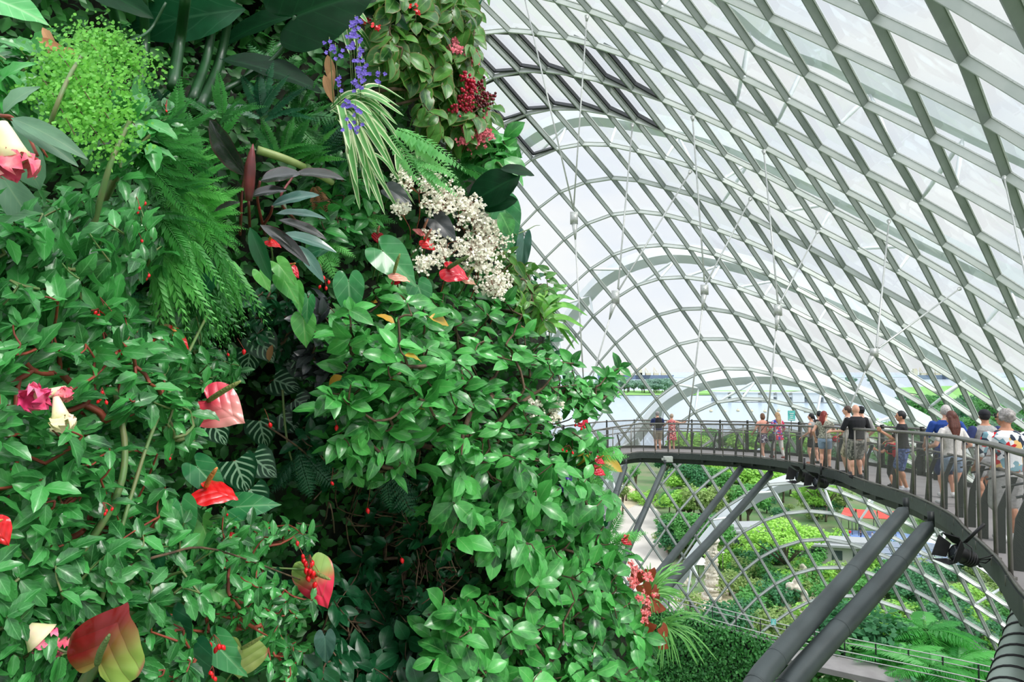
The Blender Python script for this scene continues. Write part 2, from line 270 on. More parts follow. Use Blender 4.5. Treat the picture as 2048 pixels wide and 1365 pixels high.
def surf(ij,off=0.):
    ij=np.asarray(ij,float).reshape(-1,2)
    q=tk(d2(ij,KK))@Cf[:n_]+np.c_[np.ones(len(ij)),ij,ij[:,:1]*ij[:,1:],ij**2]@Cf[n_:]
    r2=(q**2).sum(-1,keepdims=True); n=(2*q[:,:1]*e1+2*q[:,1:]*e2+(1-r2)*ax)/(1+r2)
    X=(n*semi)@Re+cen; N=nrm((n/semi)@Re); return X+N*off,N
def rayshell(x,y,off=0.):
    d=ray(x,y); s_=semi+off; o3=(Re@(np.array([0,0,CZ])-cen))/s_; d3=(Re@d)/s_
    A=d3@d3;B=o3@d3;C=o3@o3-1; tt=(-B+math.sqrt(max(B*B-A*C,0)))/A; P=d*tt+[0,0,CZ]
    return P
def shn(P): return nrm((((P-cen)@Re.T)/semi**2)@Re)
lo={};hi={}
for i,j in K.astype(int): lo[j]=min(lo.get(j,99),i); hi[j]=max(hi.get(j,-99),i)
JL=range(-7,23)
def span(j):
    jj=min(max(j,-4),19)
    L=lo.get(jj,lo.get(12))
    if jj<3: L=min(L,{-4:7,-3:5,-2:3,-1:1,0:-2,1:-3,2:-4}[jj])
    Hh={-4:13,-3:13,-2:13,-1:13,0:13,1:13,2:13,3:12,4:12,5:11,6:11,7:10,8:10,9:9,10:9,11:8,12:8,13:7,14:7,15:7,16:6,17:6,18:5,19:4}[jj]
    L=min(L,{j_:-9 for j_ in range(11,20)}.get(jj,L))
    return L-(8 if jj>2 else 6),Hh+2
cells={}
for j in JL:
    a,b=span(j)
    for i in range(a,b+1): cells[(i,j)]=None
ks=list(cells); Xs,Ns=surf(ks); 
for k_,X_,N_ in zip(ks,Xs,Ns): cells[k_]=(X_,N_)
ks=[k for k in ks if cells[k][0][2]>-1.5]; cells={k:cells[k] for k in ks}
steelA=pm('painted_steel_ribs',lin(146,155,150),.45,.1,lin(138,147,142),1.5)
steelB=pm('painted_steel_hoops',lin(200,206,200),.4,.1,lin(190,198,192),1.5)
gask=pm('light_gasket',lin(205,210,206),.4)
darkg=pm('dark_rubber',(.02,.024,.028),.5)
def glassm(name,tint,fac=.07,alpha=.0):
    m,t,o=nodes(name); tr=nd(t,'ShaderNodeBsdfTransparent',i_Color=tint+(1,)); gl=nd(t,'ShaderNodeBsdfGlossy',i_Color=(.8,1,.95,1),i_Roughness=.03)
    lw=nd(t,'ShaderNodeLayerWeight',i_Blend=.25); f=mth(t,'ADD',fac*.3,mth(t,'MULTIPLY',lw.outputs['Fresnel'],fac))
    mx=nd(t,'ShaderNodeMixShader',i_0=f,i_1=tr.outputs[0],i_2=gl.outputs[0]); t.links.new(mx.outputs[0],o.inputs[0]); return m
glass=glassm('pale_green_glass',(.985,1.,.992),.16)
ceil=thing('ceiling','curved glass and steel grid roof of the conservatory dome','glass roof',(10,60,0),None,'structure')
VENT=[(-2,0),(-1,0),(0,0),(2,0),(3,0),(-3,1),(-2,1),(-1,1),(0,1),(1,1),(2,1),(-3,2)]
BW,BD=.072,.29
def bar(keys,name,mat,bw,bd):
    runs=[[]]
    for k in keys:
        if k in cells: runs[-1].append(k)
        elif runs[-1]: runs.append([])
    g=G(); ok=False
    for r_ in runs:
        if len(r_)<2: continue
        ok=True
        N=np.array([cells[k][1] for k in r_]); P=np.array([cells[k][0] for k in r_])+N*.12
        g.rect(P,bw,bd,N,0); g.rect(P+N*.035,bw*1.7,.05,N,1)
        g.rect(P-N*(bd*.86),bw*1.12,.02,N,1) if False else None
    if ok:
        o=sub(g,name,[mat,gask],ceil,smooth=False)
for i in range(-20,17): bar([(i,j) for j in JL],'diagonal_rib',steelA,BW,BD)
for j in JL: bar([(i,j) for i in range(-20,18)],'hoop_rib',steelB,BW,BD*.98)
g=G()
for (i,j) in ks:
    if (i,j) in VENT: continue
    q=[(i,j),(i+1,j),(i+1,j+1),(i,j+1)]
    if all(k in cells for k in q):
        g.add([cells[k][0]+cells[k][1]*.15 for k in q],[[0,1,2,3]],[(0,0),(1,0),(1,1),(0,1)])
sub(g,'glass_pane',[glass],ceil,smooth=False)['kind']='stuff'
# hinged roof vents, standing open outward
wl={}
for n,(i,j) in enumerate(VENT):
    a,b,c_,d=[cells[k][0] for k in ((i,j),(i+1,j),(i+1,j+1),(i,j+1))]; N=cells[(i,j)][1]
    # hinge along the upper right edge b-c; free edge a-d swings outward
    root=thing('window_%d'%(n+1),'open roof vent %s, its dark sash propped outward'%(['in the second bay from the plants on the upper vent row','in the third bay of the upper vent row beside the berries','in the fourth bay of the upper vent row','in the upper vent row below the long hanging cable','at the right end of the upper vent row','tucked behind the red berries on the middle vent row','in the second bay of the middle vent row','in the third bay of the middle vent row','in the fourth bay of the middle vent row','crossed by the hanging cable on the middle vent row','at the right end of the middle vent row','alone on the lowest vent row next to the plants'][n]),'roof vent',(a+b+c_+d)/4,None,'structure')
    up=.36*N
    P=[a+.06*(c_-a)+up,b+.05*(d-b)+N*.08,c_+.05*(a-c_)+N*.08,d+.06*(b-d)+up]
    gs=G()
    for k in range(4): gs.rect(np.array([P[k],P[(k+1)%4]]),.11,.2,N)
    sub(gs,'sash_frame',[darkg],root,False)
    gg=G(); gg.add([p+N*.01 for p in P],[[0,1,2,3]]); sub(gg,'glass',[glass],root,False)
    ga=G()
    for f in(.25,.75):
        p0=a+(d-a)*f-N*.1; p1=P[0]+(P[3]-P[0])*f; ga.tube([p0,p1],.022,6); ga.ell(p0,.05,8,6)
    sub(ga,'actuator_rod',[gask],root)
# ---- white outer arches with V struts
archm=pm('white_arch_steel',lin(240,244,247),.5,0,lin(232,238,243),.6)
ARCH=[('white outer arch crossing the upper right of the roof',[(1330,-110),(1400,-50),(1480,10),(1538,60),(1600,92),(1670,118),(1743,158),(1830,198),(1948,254),(2060,305),(2200,370)],.95,.9),
('white outer arch passing above the big dark leaf beside the vents',[(850,620),(885,510),(930,420),(985,345),(1035,298),(1085,262),(1130,243),(1180,233),(1240,238),(1310,250),(1380,264),(1450,285),(1550,328),(1650,375),(1723,412),(1822,463),(1940,520),(2040,567),(2150,620)],1.1,.9),
('white outer arch rising behind the spiky leaves in the middle of the roof',[(985,1010),(1008,900),(1040,800),(1075,735),(1110,680),(1140,638),(1176,592),(1209,560),(1260,530),(1320,512),(1365,509),(1410,513),(1470,525),(1530,542),(1590,564),(1652,590),(1720,620),(1793,658),(1881,708),(1960,755),(2050,810)],1.2,1.),
('white outer arch just above the walkway, in front of the lake',[(1165,1180),(1183,1090),(1210,1000),(1240,930),(1268,882),(1294,849),(1324,814),(1355,790),(1400,768),(1455,757),(1530,752),(1600,758),(1680,778),(1760,805),(1850,850),(1930,900),(2050,990)],1.2,1.),
('lowest white outer arch, below the walkway in front of the garden',[(1250,1400),(1270,1330),(1300,1250),(1335,1195),(1372,1141),(1407,1090),(1455,1035),(1505,997),(1552,974),(1599,960),(1660,955),(1720,963),(1790,987),(1870,1032),(1930,1082),(2000,1150),(2060,1215),(2120,1290)],1.1,1.)]
for lab,px,wd,hh in ARCH:
    P=np.array([rayshell(x,y,2.6) for x,y in px]); P=cr(P,5); N=shn(P)
    root=thing('support_arch',lab,'arch',P[0])
    g=G(); t_=nrm(np.gradient(P,axis=0)); w_=nrm(np.cross(t_,N))
    R=np.stack([P+w_*wd/2+N*.3,P-w_*wd/2+N*.3,P-w_*wd*.3-N*hh*.55,P+w_*wd*.3-N*hh*.55],1); g.grid(R,close=True)
    sub(g,'arch_beam',[archm],root,False)
    for q in range(4,len(P)-3,9):
        fx=P[q]-N[q]*.6; dd=[(np.linalg.norm(cells[k][0]-fx+N[q]*2),k) for k in ks]; dd.sort(); near=[cells[dd[0][1]][0],cells[dd[2][1]][0]]
        g=G()
        for e in near:
            mid=(fx+e)/2; g.tube([fx,fx*.85+e*.15,mid,fx*.12+e*.88,e],[.03,.085,.1,.08,.03],8)
            g.ell(e,.09,8,6)
        sub(g,'strut',[archm],root)
# ---- hanging tension rods
rodm=pm('galvanised_rod',lin(196,200,196),.35,.4)
def dome_at(x,y): return rayshell(x,y,-.45)
RODS=[('left of a pair meeting in front of the vents',[dome_at(1046,-18),at(1147,418,29)]),
('right of a pair meeting in front of the vents',[dome_at(1174,32),at(1147,420,29)]),
('dropping straight from the vent row pair to the shrub',[at(1147,424,29),at(1149,449,29),at(1172,850,29.6)]),
('from the white arch to the clamp over the spiky leaves',[dome_at(1265,249),at(1236,578,30)]),
('slanting left to the clamp over the spiky leaves',[dome_at(1381,343),at(1238,580,30)]),
('running from the clamp over the spiky leaves to the shrub',[at(1235,582,30),at(1227,608,30),at(1178,780,30.2),at(1168,830,30.3)]),
('dropping steeply to the clamp above the couple',[dome_at(1385,234),at(1409,565,30)]),
('slanting left to the clamp above the couple',[dome_at(1501,398),at(1412,568,30)]),
('running below the clamp above the couple down to the walkway',[at(1410,570,30),at(1408,590,30),at(1373,880,30)]),
('dropping steeply to the clamp above the women',[dome_at(1527.6,302),at(1556,608,27)]),
('slanting left to the clamp above the women',[dome_at(1635,464),at(1559,608,27)]),
('running below the clamp above the women down to the walkway',[at(1557,610,27),at(1555,632,27),at(1530,890,27)]),
('dropping to the clamp above the bald man',[dome_at(1778,442),at(1753,695,20)]),
('long slanting one to the clamp above the bald man',[dome_at(1919,578),at(1758,696,20)]),
('running below the clamp above the bald man to the walkway',[at(1753,698,20),at(1744,713,20),at(1660,905,20.5)]),
('short one at the right edge of the roof',[dome_at(2008,355),at(2060,590,12)])]
for lab,P in RODS:
    P=np.array(P); root=thing('tension_rod','thin tension rod '+lab,'rod',P[0])
    r_=.028*np.mean(P[:,1])/30+.008
    g=G(); 
    if len(P)==2: g.tube([P[0],P[1]],r_,6)
    else: g.tube([P[0],P[-2] if len(P)==4 else P[1],P[-1]] if len(P)==4 else [P[1],P[2]],r_,6)
    sub(g,'rod',[rodm],root)
    g=G()
    if len(P)==2: g.tube([P[0],P[0]+(P[1]-P[0])*.03],[r_*3,r_*1.2],8); sub(g,'end_fitting',[rodm],root)
    else:
        u=nrm(P[1]-P[0]); s_=np.mean(P[:,1])/30
        g.box((P[0]+P[1])/2,(.17*s_,.03,np.linalg.norm(P[1]-P[0])/2)); g.tube([P[1],P[1]+nrm(P[-1]-P[1])*.7*s_],[.13*s_,.03],8); sub(g,'clamp_plate',[rodm],root)

# ================================================================ elevated walkway
def dz(D): return CZ-1.5-.066*D
dark=pm('dark_bronze_steel',lin(44,50,50),.5,.2,lin(36,42,42),3.)
postm=pm('stainless_grey_steel',lin(126,124,116),.35,.6,lin(112,110,104),8.)
deckm=pm('grey_ribbed_deck',lin(150,146,146),.6,0,lin(138,134,134),1.2)
fasc=pm('light_edge_trim',lin(66,74,72),.5,.2)
mm,t,o=nodes('woven_wire_net'); uv=nd(t,'ShaderNodeTexCoord'); sp=nd(t,'ShaderNodeSeparateXYZ',i_0=uv.outputs['UV'])
f=None
for sg in (1,-1):
    q=mth(t,'FRACT',mth(t,'MULTIPLY',mth(t,'ADD',sp.outputs[0],mth(t,'MULTIPLY',sp.outputs[1],sg*.55)),40.))
    q=mth(t,'LESS_THAN',q,.15); f=q if f is None else mth(t,'MAXIMUM',f,q)
p=nd(t,'ShaderNodeBsdfPrincipled',i_Roughness=.4,i_Metallic=.3); p.inputs['Base Color'].default_value=lin(132,130,122)+(1,)
mx=nd(t,'ShaderNodeMixShader',i_0=f,i_1=nd(t,'ShaderNodeBsdfTransparent').outputs[0],i_2=p.outputs[0]); t.links.new(mx.outputs[0],o.inputs[0]); netm=mm
XD=[(-3.6,19.5),(-.9,22.3),(1.4,24.8),(3.1,26.6),(4.2,27.7),(5.25,28.1),(6.9,27.2),(8.2,25.6),(8.75,24.2),(8.98,22.4),(8.95,20.8),(8.75,18.6),(8.2,16.4),(7.85,14.9),(7.45,12.9),(6.6,10.4),(5.85,8.85),(5.0,7.1),(4.12,5.5),(3.75,4.4),(3.7,3.2),(3.9,1.8)]
near=cr([(x,d,0) for x,d in XD],6); 
def zof(P): P=np.array(P); P[:,2]=dz(P[:,1]); P[:,2]-=np.clip(5.2-P[:,0],0,3)*.13*np.clip((P[:,1]-22)/3,0,1); return P
tg=nrm(np.gradient(near,axis=0)); out=np.stack([-tg[:,1],tg[:,0],0*tg[:,0]],-1)   # left of travel = outward
out=out*np.sign((out[:,1:2]*0+1))
wd=2.0
far=near+out*wd
# keep far side tidy
zn=zof(near); zf=far.copy(); zf[:,2]=zn[:,2]
W=thing('elevated_walkway','curved grey steel walkway bridge crossing the dome with wire net railings','walkway',zn[60])
g=G(); R=np.stack([zn,zf,zf-[0,0,.06],zn-[0,0,.06]],1); g.grid(R,close=True); sub(g,'deck',[deckm],W,False)
inn=nrm(zf-zn)
g=G(); a=zn-inn*.04; R=np.stack([a+[0,0,.03],a+inn*.06+[0,0,.03],a+inn*.06-[0,0,.2],a-[0,0,.2]],1); g.grid(R,close=True)
b=zf+inn*.04; R=np.stack([b+[0,0,.1],b-inn*.06+[0,0,.1],b-inn*.06-[0,0,.2],b-[0,0,.2]],1); g.grid(R,mi=1,close=True)
sub(g,'edge_trim',[fasc,dark],W,False)
g=G()
for e,k in ((.25,0),(1.65,0)):
    c0=zn+inn*e-[0,0,.07]
    R=np.stack([c0-inn*.14,c0+inn*.14,c0+inn*.1-[0,0,.33],c0-inn*.1-[0,0,.33]],1); g.grid(R,close=True)
for q in range(2,len(zn)-2,4):
    g.box((zn[q]+zf[q])/2-[0,0,.19],(wd/2,.05,.1),inn[q],tg[q],(0,0,1))
sub(g,'under_beam',[dark],W,False)
def arc(P):
    L=np.r_[0,np.cumsum(np.linalg.norm(np.diff(P,axis=0),axis=1))]
    return L
def samp(P,L,s): return np.stack([np.interp(s,L,P[:,k]) for k in range(3)],-1)
Ln=arc(zn); Lf=arc(zf); H=1.2
up=np.array([0,0,1.])
def rail(P,name,h,r,ofs,m): g=G(); g.tube(P+ofs+up*h,r,8); sub(g,name,[m],W)
rail(zn,'handrail',H,.032,0*inn,postm); rail(zn,'lower_rail',.88,.02,inn*.26,postm)
rail(zf,'handrail',H,.03,0*inn,postm); rail(zf,'lower_rail',.88,.02,-inn*.26,postm)
rail(zn,'bottom_rail',.06,.018,-inn*.02,postm)
sp=np.arange(.4,Ln[-1],.98)
for s in sp:
    p=samp(zn,Ln,s); g=G(); g.tube([p-up*.12,p+up*H],.021,6); g.box(p-up*.02,(.035,.035,.05)); sub(g,'post',[postm],W)
for s in sp+.5:
    if s>Ln[-1]: continue
    p=samp(zn,Ln,s); n=samp(inn,Ln,s); n=nrm(n); tt=np.cross(n,up); a=p+n*.05; b=p+n*.26
    g=G(); w_=.014; V=[]
    for q,hw in ((a+up*0,.0),(a+n*.11,.0),(a+n*.12+up*.5,0),(b+n*.03+up*.84,0),(b-n*.03+up*.84,0),(a+n*.05+up*.5,0)):
        V+= [q+tt*w_,q-tt*w_]
    g.add(V,[[0,2,4,10],[10,4,6,8],[1,11,5,3],[11,9,7,5],[0,1,3,2],[2,3,5,4],[4,5,7,6],[6,7,9,8],[8,9,11,10],[10,11,1,0]])
    g.tube([p+up*.8,b+up*.88],.012,5); sub(g,'blade_bracket',[dark],W,False)
for s in np.arange(.5,Lf[-1],1.25):
    p=samp(zf,Lf,s); n=-nrm(samp(inn,Lf,s)); g=G(); tt=np.cross(n,up)
    g.box(p+up*.6,(.055,.012,.66),n,tt,up); g.tube([p+up*.8,p+n*.26+up*.88],.012,5); g.box(p+n*.05+up*.4,(.1,.012,.42),n,tt,up); sub(g,'post',[dark],W,False)
for P,L,nm in ((zn,Ln,'wire_net'),(zf,Lf,'wire_net')):
    q=np.stack([P+up*.05,P+up*(H-.03)],1); UV=np.stack([np.repeat(L,2),np.tile([0,H],len(L))],-1)
    g=G(); g.grid(q,UV); sub(g,nm,[netm],W,False)
# props under the walkway
strm=pm('dark_grey_tubular_steel',lin(70,79,79),.5,.2,lin(60,68,68),2.)
def strut(lab,P,R,bands=3):
    P=np.array(P); r=thing('walkway_prop',lab,'strut',P[0]); g=G()
    P2=cr(P,6); R2=np.interp(np.linspace(0,1,len(P2)),np.linspace(0,1,len(R)),R); u=nrm(P[1]-P[0])
    P3=np.vstack([P2[0]-u*.0,P2[0]+u*.15,P2[1:]]); R3=np.r_[R2[0]*.35,R2[0],R2[1:]]
    g.tube(P3,R3,20); sub(g,'tube',[strm],r)
    for k in range(1,bands+1):
        i=int(len(P2)*k/(bands+1)); d=nrm(P2[min(i+1,len(P2)-1)]-P2[i]); g=G(); g.tube([P2[i]-d*.012,P2[i]+d*.012],R2[i]*1.03,20); sub(g,'weld_band',[strm],r)
    g=G(); g.box(P[0]+up*.06,(.045,.02,.12)); g.ell(P[0],.045,10,8); sub(g,'pin_bracket',[dark],r)
strut('leftmost dark tube prop under the walkway, half behind the shrub',[at(1252,929,25.5),at(1233,985,24.5),at(1210,1075,23),at(1180,1150,20.5),at(1130,1260,17)],[.1,.115,.12,.13])
strut('second dark tube prop from the shrub, in front of the road',[at(1330,930,26),at(1297,1005,24.6),at(1262,1085,23.2),at(1240,1140,22.3),at(1200,1230,20.5),at(1140,1340,17)],[.1,.11,.12,.13])
strut('third dark tube prop, sloping to the reddish begonias',[at(1484,934,25.4),at(1405,1038,22),at(1320,1145,19),at(1290,1185,18),at(1240,1240,16.5),at(1150,1340,14)],[.11,.12,.13])
strut('fourth dark tube prop, parallel to and below the third',[at(1543,945,24),at(1455,1045,21),at(1365,1140,18.5),at(1320,1190,17.5),at(1270,1250,15.8),at(1160,1370,13)],[.12,.125,.13])
strut('left of the two thick tube props under the near walkway',[at(1812,1018,11.4),at(1705,1145,10.2),at(1552,1318,8.5),at(1512,1372,8.1),at(1470,1450,7.6)],[.105,.125,.135,.14])
strut('right of the two thick tube props under the near walkway',[at(1862,1047,10.7),at(1760,1170,9.8),at(1600,1345,8.6),at(1545,1420,8.2)],[.105,.13,.14,.145])
# lamps under the walkway
blk=pm('matt_black_metal',(.012,.013,.014),.45,.2,(.02,.02,.02)); lens=pm('dark_lens_glass',(.05,.06,.07),.1)
def flood(lab,P,sc,d,s2):
    r=thing('spotlight',lab,'spotlight',P); g=G(); d=nrm(d); P=np.array(P); X=nrm(np.cross(d,up)); Y=np.cross(X,d)
    g.tube([P-d*.28*sc,P-d*.2*sc,P+d*.12*sc,P+d*.16*sc],[.09*sc,.13*sc,.14*sc,.155*sc],16); 
    for k in range(4): g.tube([P-d*(.19-.05*k)*sc,P-d*(.175-.05*k)*sc],.15*sc,16)
    sub(g,'housing',[blk],r)
    g=G(); g.tube([P+d*.15*sc,P+d*.165*sc],.12*sc,14); sub(g,'lens',[lens],r)
    for k,(a,w_) in enumerate(((X,Y),(-X,Y),(Y,X),(-Y,X))):
        c=P+d*.16*sc+a*.15*sc; e=c+d*.2*sc+a*.1*sc; g=G()
        g.add([c-w_*.13*sc,c+w_*.13*sc,e+w_*.2*sc,e-w_*.2*sc,c-w_*.13*sc+a*.01,c+w_*.13*sc+a*.01,e+w_*.2*sc+a*.01,e-w_*.2*sc+a*.01],[[0,1,2,3],[7,6,5,4],[0,4,5,1],[1,5,6,2],[2,6,7,3],[3,7,4,0]]); sub(g,'barn_door',[blk],r,False)
    g=G(); q=P-d*.05*sc; g.tube([q+X*.17*sc,q+X*.17*sc+up*.2*sc,q+up*.26*sc,q-X*.17*sc+up*.2*sc,q-X*.17*sc],.014*sc,6); g.tube([q+up*.25*sc,q+up*.25*sc+np.array(s2)],.03*sc,8)
    for k in range(3): g.tube([q-d*.2*sc,q-d*.45*sc+up*(.05+.1*k)*sc-X*.1*k*sc,q-d*.7*sc+up*.3*sc],.012*sc,5)
    sub(g,'bracket',[blk],r)
flood('larger black spotlight hanging below the near bend of the walkway',at(1925,1112,7.3),.58,(-.8,-.1,.35),(.15,-.1,.22))
flood('black spotlight slung under the middle of the walkway, left of two there',at(1606,955,20.2),1.,(-.85,-.2,.25),(.05,.1,.3))
flood('black spotlight slung under the middle of the walkway, right of two there',at(1640,966,19),.9,(-.75,-.3,.2),(.05,.1,.3))
r=thing('junction_box','small pale box fixed under the walkway, below the couple','box',at(1336,919,27.3)); g=G(); c0=at(1336,919,27.2); g.box(c0,(.17,.1,.11)); g.box(c0+[0,-.1,0],(.14,.02,.08)); g.box(c0+[-.2,0,0],(.05,.05,.04)); sub(g,'case',[pm('pale_box_paint',lin(190,196,190),.5)],r,False)
teal=pm('teal_sign_face',lin(60,180,175),.5,0,lin(120,215,205),6.); whitep=pm('white_paint',lin(235,238,236),.5)
def sign(lab,c0,w_,h_,post):
    r=thing('sign',lab,'sign',c0); g=G(); g.box(c0,(w_,.012,h_)); sub(g,'panel',[teal],r,False)
    g=G(); 
    for k in range(3): g.box(c0+np.array([-.02*w_+0*k,-.014,h_*(.45-.4*k)]),(w_*(.6-.12*k),.003,h_*.07))
    g.box(c0+np.array([0,-.014,-h_*.75]),(w_*.8,.003,h_*.08)); sub(g,'lettering',[whitep],r,False)
    g=G(); g.tube([c0+[0,.03,h_*.2],c0+[0,.03,-h_-post]],.015,6); sub(g,'post',[postm],r)
sign('teal notice panel fixed on the walkway railing beside the women',at(1583,832,23.2),.12,.17,.35)
sign('small teal notice panel on the railing of the lower path',at(1547,1245,40.5),.14,.17,.3)

# ================================================================ people
def ring(g,R,n=16,mi=0):   # list of (c,ex,ey,[X,Y]) closed loft
    a=np.linspace(0,2*pi,n,endpoint=False); rows=[]
    c,ex,ey=R[0]; rows.append((c,ex*.02,ey*.02)); rows+=R; c,ex,ey=R[-1]; rows.append((c,ex*.02,ey*.02))
    P=np.array([[np.array(c)+[ex*math.cos(q),ey*math.sin(q),0] for q in a] for c,ex,ey in rows]); g.grid(P,close=True)
def cap(g,a,b,r0,r1,n=10):
    a=np.array(a,float);b=np.array(b,float);d=nrm(b-a); q=np.array([0,.3,.6,.85])
    P=[a-d*r0*math.cos(x*pi/2) for x in q]+[a*.67+b*.33,a*.33+b*.67]+[b+d*r1*math.sin(x*pi/2) for x in (.1,.4,.7,.95)]
    R=[r0*math.sin(max(x,.12)*pi/2) for x in q]+[r0*.67+r1*.33,r0*.33+r1*.67]+[r1*math.cos(x*pi/2) for x in (.1,.4,.7,.9)]
    g.tube(P,R,n)
def ik(a,b,l1,l2,pole):
    a=np.array(a,float);b=np.array(b,float);d=b-a;L=np.linalg.norm(d);mx_=(l1+l2)*.995
    if L>mx_: b=a+d/L*mx_;L=mx_;d=b-a
    x=(l1*l1-l2*l2+L*L)/(2*L); h=math.sqrt(max(l1*l1-x*x,0)); u=d/L; p=np.array(pole,float);p=p-u*(p@u);p=nrm(p)
    return a+u*x+p*h,b
def rm(o,vs,it=3):
    m=o.modifiers.new('skin_remesh','REMESH'); m.mode='VOXEL'; m.voxel_size=vs; m.use_smooth_shade=True
    s=o.modifiers.new('soften','SMOOTH'); s.iterations=it; s.factor=.5
SK={k:pm('skin_'+k,c,.5,0,tuple(x*.93 for x in c),40.) for k,c in dict(fair=lin(222,168,142),tan=lin(196,140,110),brown=lin(120,78,58)).items()}
def cloth(name,c,c2=None,sc=30.): return pm(name,c,.85,0,c2,sc,.15)
def floral(name,base,cols,sc=22.):
    m,t,o=nodes(name); tc=nd(t,'ShaderNodeTexCoord'); v=nd(t,'ShaderNodeTexVoronoi',i_Vector=tc.outputs['Object'],i_Scale=sc)
    sp=nd(t,'ShaderNodeSeparateColor',i_0=v.outputs['Color']); c=base+(1,)
    for i,cc in enumerate(cols): 
        th0=.25+i*.6/len(cols); f=mth(t,'MULTIPLY',mth(t,'GREATER_THAN',sp.outputs[0],th0),mth(t,'LESS_THAN',sp.outputs[0],th0+.6/len(cols))); c=mixc(t,f,c,cc)
    p=nd(t,'ShaderNodeBsdfPrincipled',i_Roughness=.85); t.links.new(c,p.inputs['Base Color']); t.links.new(p.outputs[0],o.inputs[0]); return m
HAIR=lambda n,c:pm('hair_'+n,c,.55,0,tuple(x*.6 for x in c),60.)
eyem=pm('eye_dark',(.02,.015,.01),.2); lipm=pm('lips',lin(170,90,85),.5); solem=pm('shoe_sole',lin(210,205,200),.7)
def subL(g,name,mats,root): return g.build(name,mats,root)
def person(label,px,D,H,yaw=0,skin='fair',shirt=None,bottom=None,hair=None,btype='shorts',sleeve=.5,hairtype='short',lean=0.,female=False,
           rh=(.17,.12,.55),lh=(-.17,.12,.55),rf=(.06,.03),lf=(-.06,-.03),shoes=None,head=0.,hat=None,extra=None,skirt=.3,name='person',tz=0.,P0=None,blen=None,cap_back=False,build=1.,vs=None,glasses=False,hipm=None):
    loc=np.array([(px-1024)/F*D/(1) ,D,dz(D)]) if P0 is None else np.array(P0)
    if P0 is None: loc[0]=at(px,900,D)[0]
    r=thing(name,label,'person',loc)
    g_=lambda:G(); S=H; vs=vs or (.009 if D<15 else .013)
    ca,sa=math.cos(lean),math.sin(lean); hip=np.array([0,0,.52+tz])
    def T(p,l=True):   # lean the trunk forward around the hips
        p=np.array(p,float)+[0,0,tz]
        if l: q=p-hip; p=hip+[q[0],q[1]*ca+q[2]*sa,-q[1]*sa+q[2]*ca]
        return p*S
    fw=1.08 if female else 1.; sw=.108 if female else .12; bd=build
    tr=[((0,0,.475),.085*fw*bd,.06*bd),((0,0,.53),.093*fw*bd,.066*bd),((0,.0,.60),.078*bd*(.95 if female else 1.05),.056*bd),((0,.003,.66),.082*bd,.056*bd),((0,.005,.73),.098*bd,.063*bd),((0,0,.785),.1*bd,.054*bd),((0,-.002,.808),.088,.047),((0,-.003,.832),.055,.038),((0,0,.852),.034,.034)]
    shl=[T((s*(sw-.006)*bd,0,.785)) for s in(1,-1)]
    hands=[T(h) for h in (rh,lh)]; B=g_(); elb=[];wr=[]
    for s,a,h in zip((1,-1),shl,hands):
        e,b=ik(a,h,.165*S,.15*S,(s*.5,-.6,-.6)); elb.append(e);wr.append(b)
    foot=[np.array([f[0],f[1],.03])*S for f in (rf,lf)]; hj=[np.array([s*.05,0,.49+tz])*S for s in(1,-1)]; kn=[];an=[]
    for a,f in zip(hj,foot):
        k,b=ik(a,f+[0,0,.015*S],.235*S,.225*S,(0,1,0)); kn.append(k);an.append(b)
    # body: one continuous skin surface
    ring(B,[(T(c),ex*S,ey*S) for c,ex,ey in tr]); hd=T((0,.01,.925)); hr=math.radians(head); fx=np.array([math.sin(-hr),math.cos(hr),0]); rx=np.array([fx[1],-fx[0],0])
    cap(B,T((0,-.004,.83)),T((0,.004,.90)),.034*S,.032*S)
    B.ell(hd,np.array([.044,.054,.064])*S,16,12,rx,fx,up); B.ell(hd+fx*.018*S-up*.03*S,np.array([.032,.034,.036])*S,12,8,rx,fx,up)
    B.ell(hd+fx*.056*S-up*.008*S,np.array([.008,.013,.014])*S,8,6,rx,fx,up)
    for s in(1,-1):
        B.ell(hd+rx*s*.045*S-up*.006*S,np.array([.006,.013,.018])*S,8,6,rx,fx,up)
    for i,s in enumerate((1,-1)):
        cap(B,shl[i],elb[i],.031*S*bd,.024*S); cap(B,elb[i],wr[i],.024*S,.016*S)
        d=nrm(wr[i]-elb[i]); X=nrm(np.cross(d,[0,1,.2])); Z=np.cross(X,d); pc=wr[i]+d*.03*S
        B.ell(pc,np.array([.024,.032,.012])*S,10,8,X,d,Z)
        for k in range(4):
            st=pc+d*.024*S+X*(k-1.5)*.0125*S; l=(.03,.036,.034,.026)[k]*S; m1=st+d*l*.6-Z*.006*S; cap(B,st,m1,.0075*S,.0068*S,8); cap(B,m1,m1+d*l*.45-Z*.014*S,.0068*S,.006*S,8)
        q=pc-d*.008*S-X*.02*S*s; q2=q-X*.018*S*s+d*.016*S; cap(B,q,q2,.009*S,.008*S,8); cap(B,q2,q2+d*.02*S-Z*.006*S,.0078*S,.0065*S,8)
        cap(B,hj[i],kn[i],.055*S*bd,.034*S*bd); cap(B,kn[i],an[i],.036*S,.021*S); mid=kn[i]*.68+an[i]*.32-[0,.008*S,0]; B.ell(mid,np.array([.033,.034,.06])*S*bd,10,8)
        fd=np.array([.12*s,1,0]);fd=nrm(fd); cap(B,an[i]-[0,0,.022*S]-fd*.012*S,an[i]-[0,0,.028*S]+fd*.085*S,.02*S,.014*S)
    bo=subL(B,'body',[SK[skin]],r); rm(bo,vs)
    E=g_(); 
    for s in(1,-1): E.ell(hd+fx*.049*S+rx*s*.017*S+up*.006*S,.0065*S,8,6)
    subL(E,'eyes',[eyem],r); E=g_(); E.ell(hd+fx*.05*S-up*.033*S,np.array([.015,.006,.004])*S,8,6,rx,fx,up); subL(E,'mouth',[lipm],r)
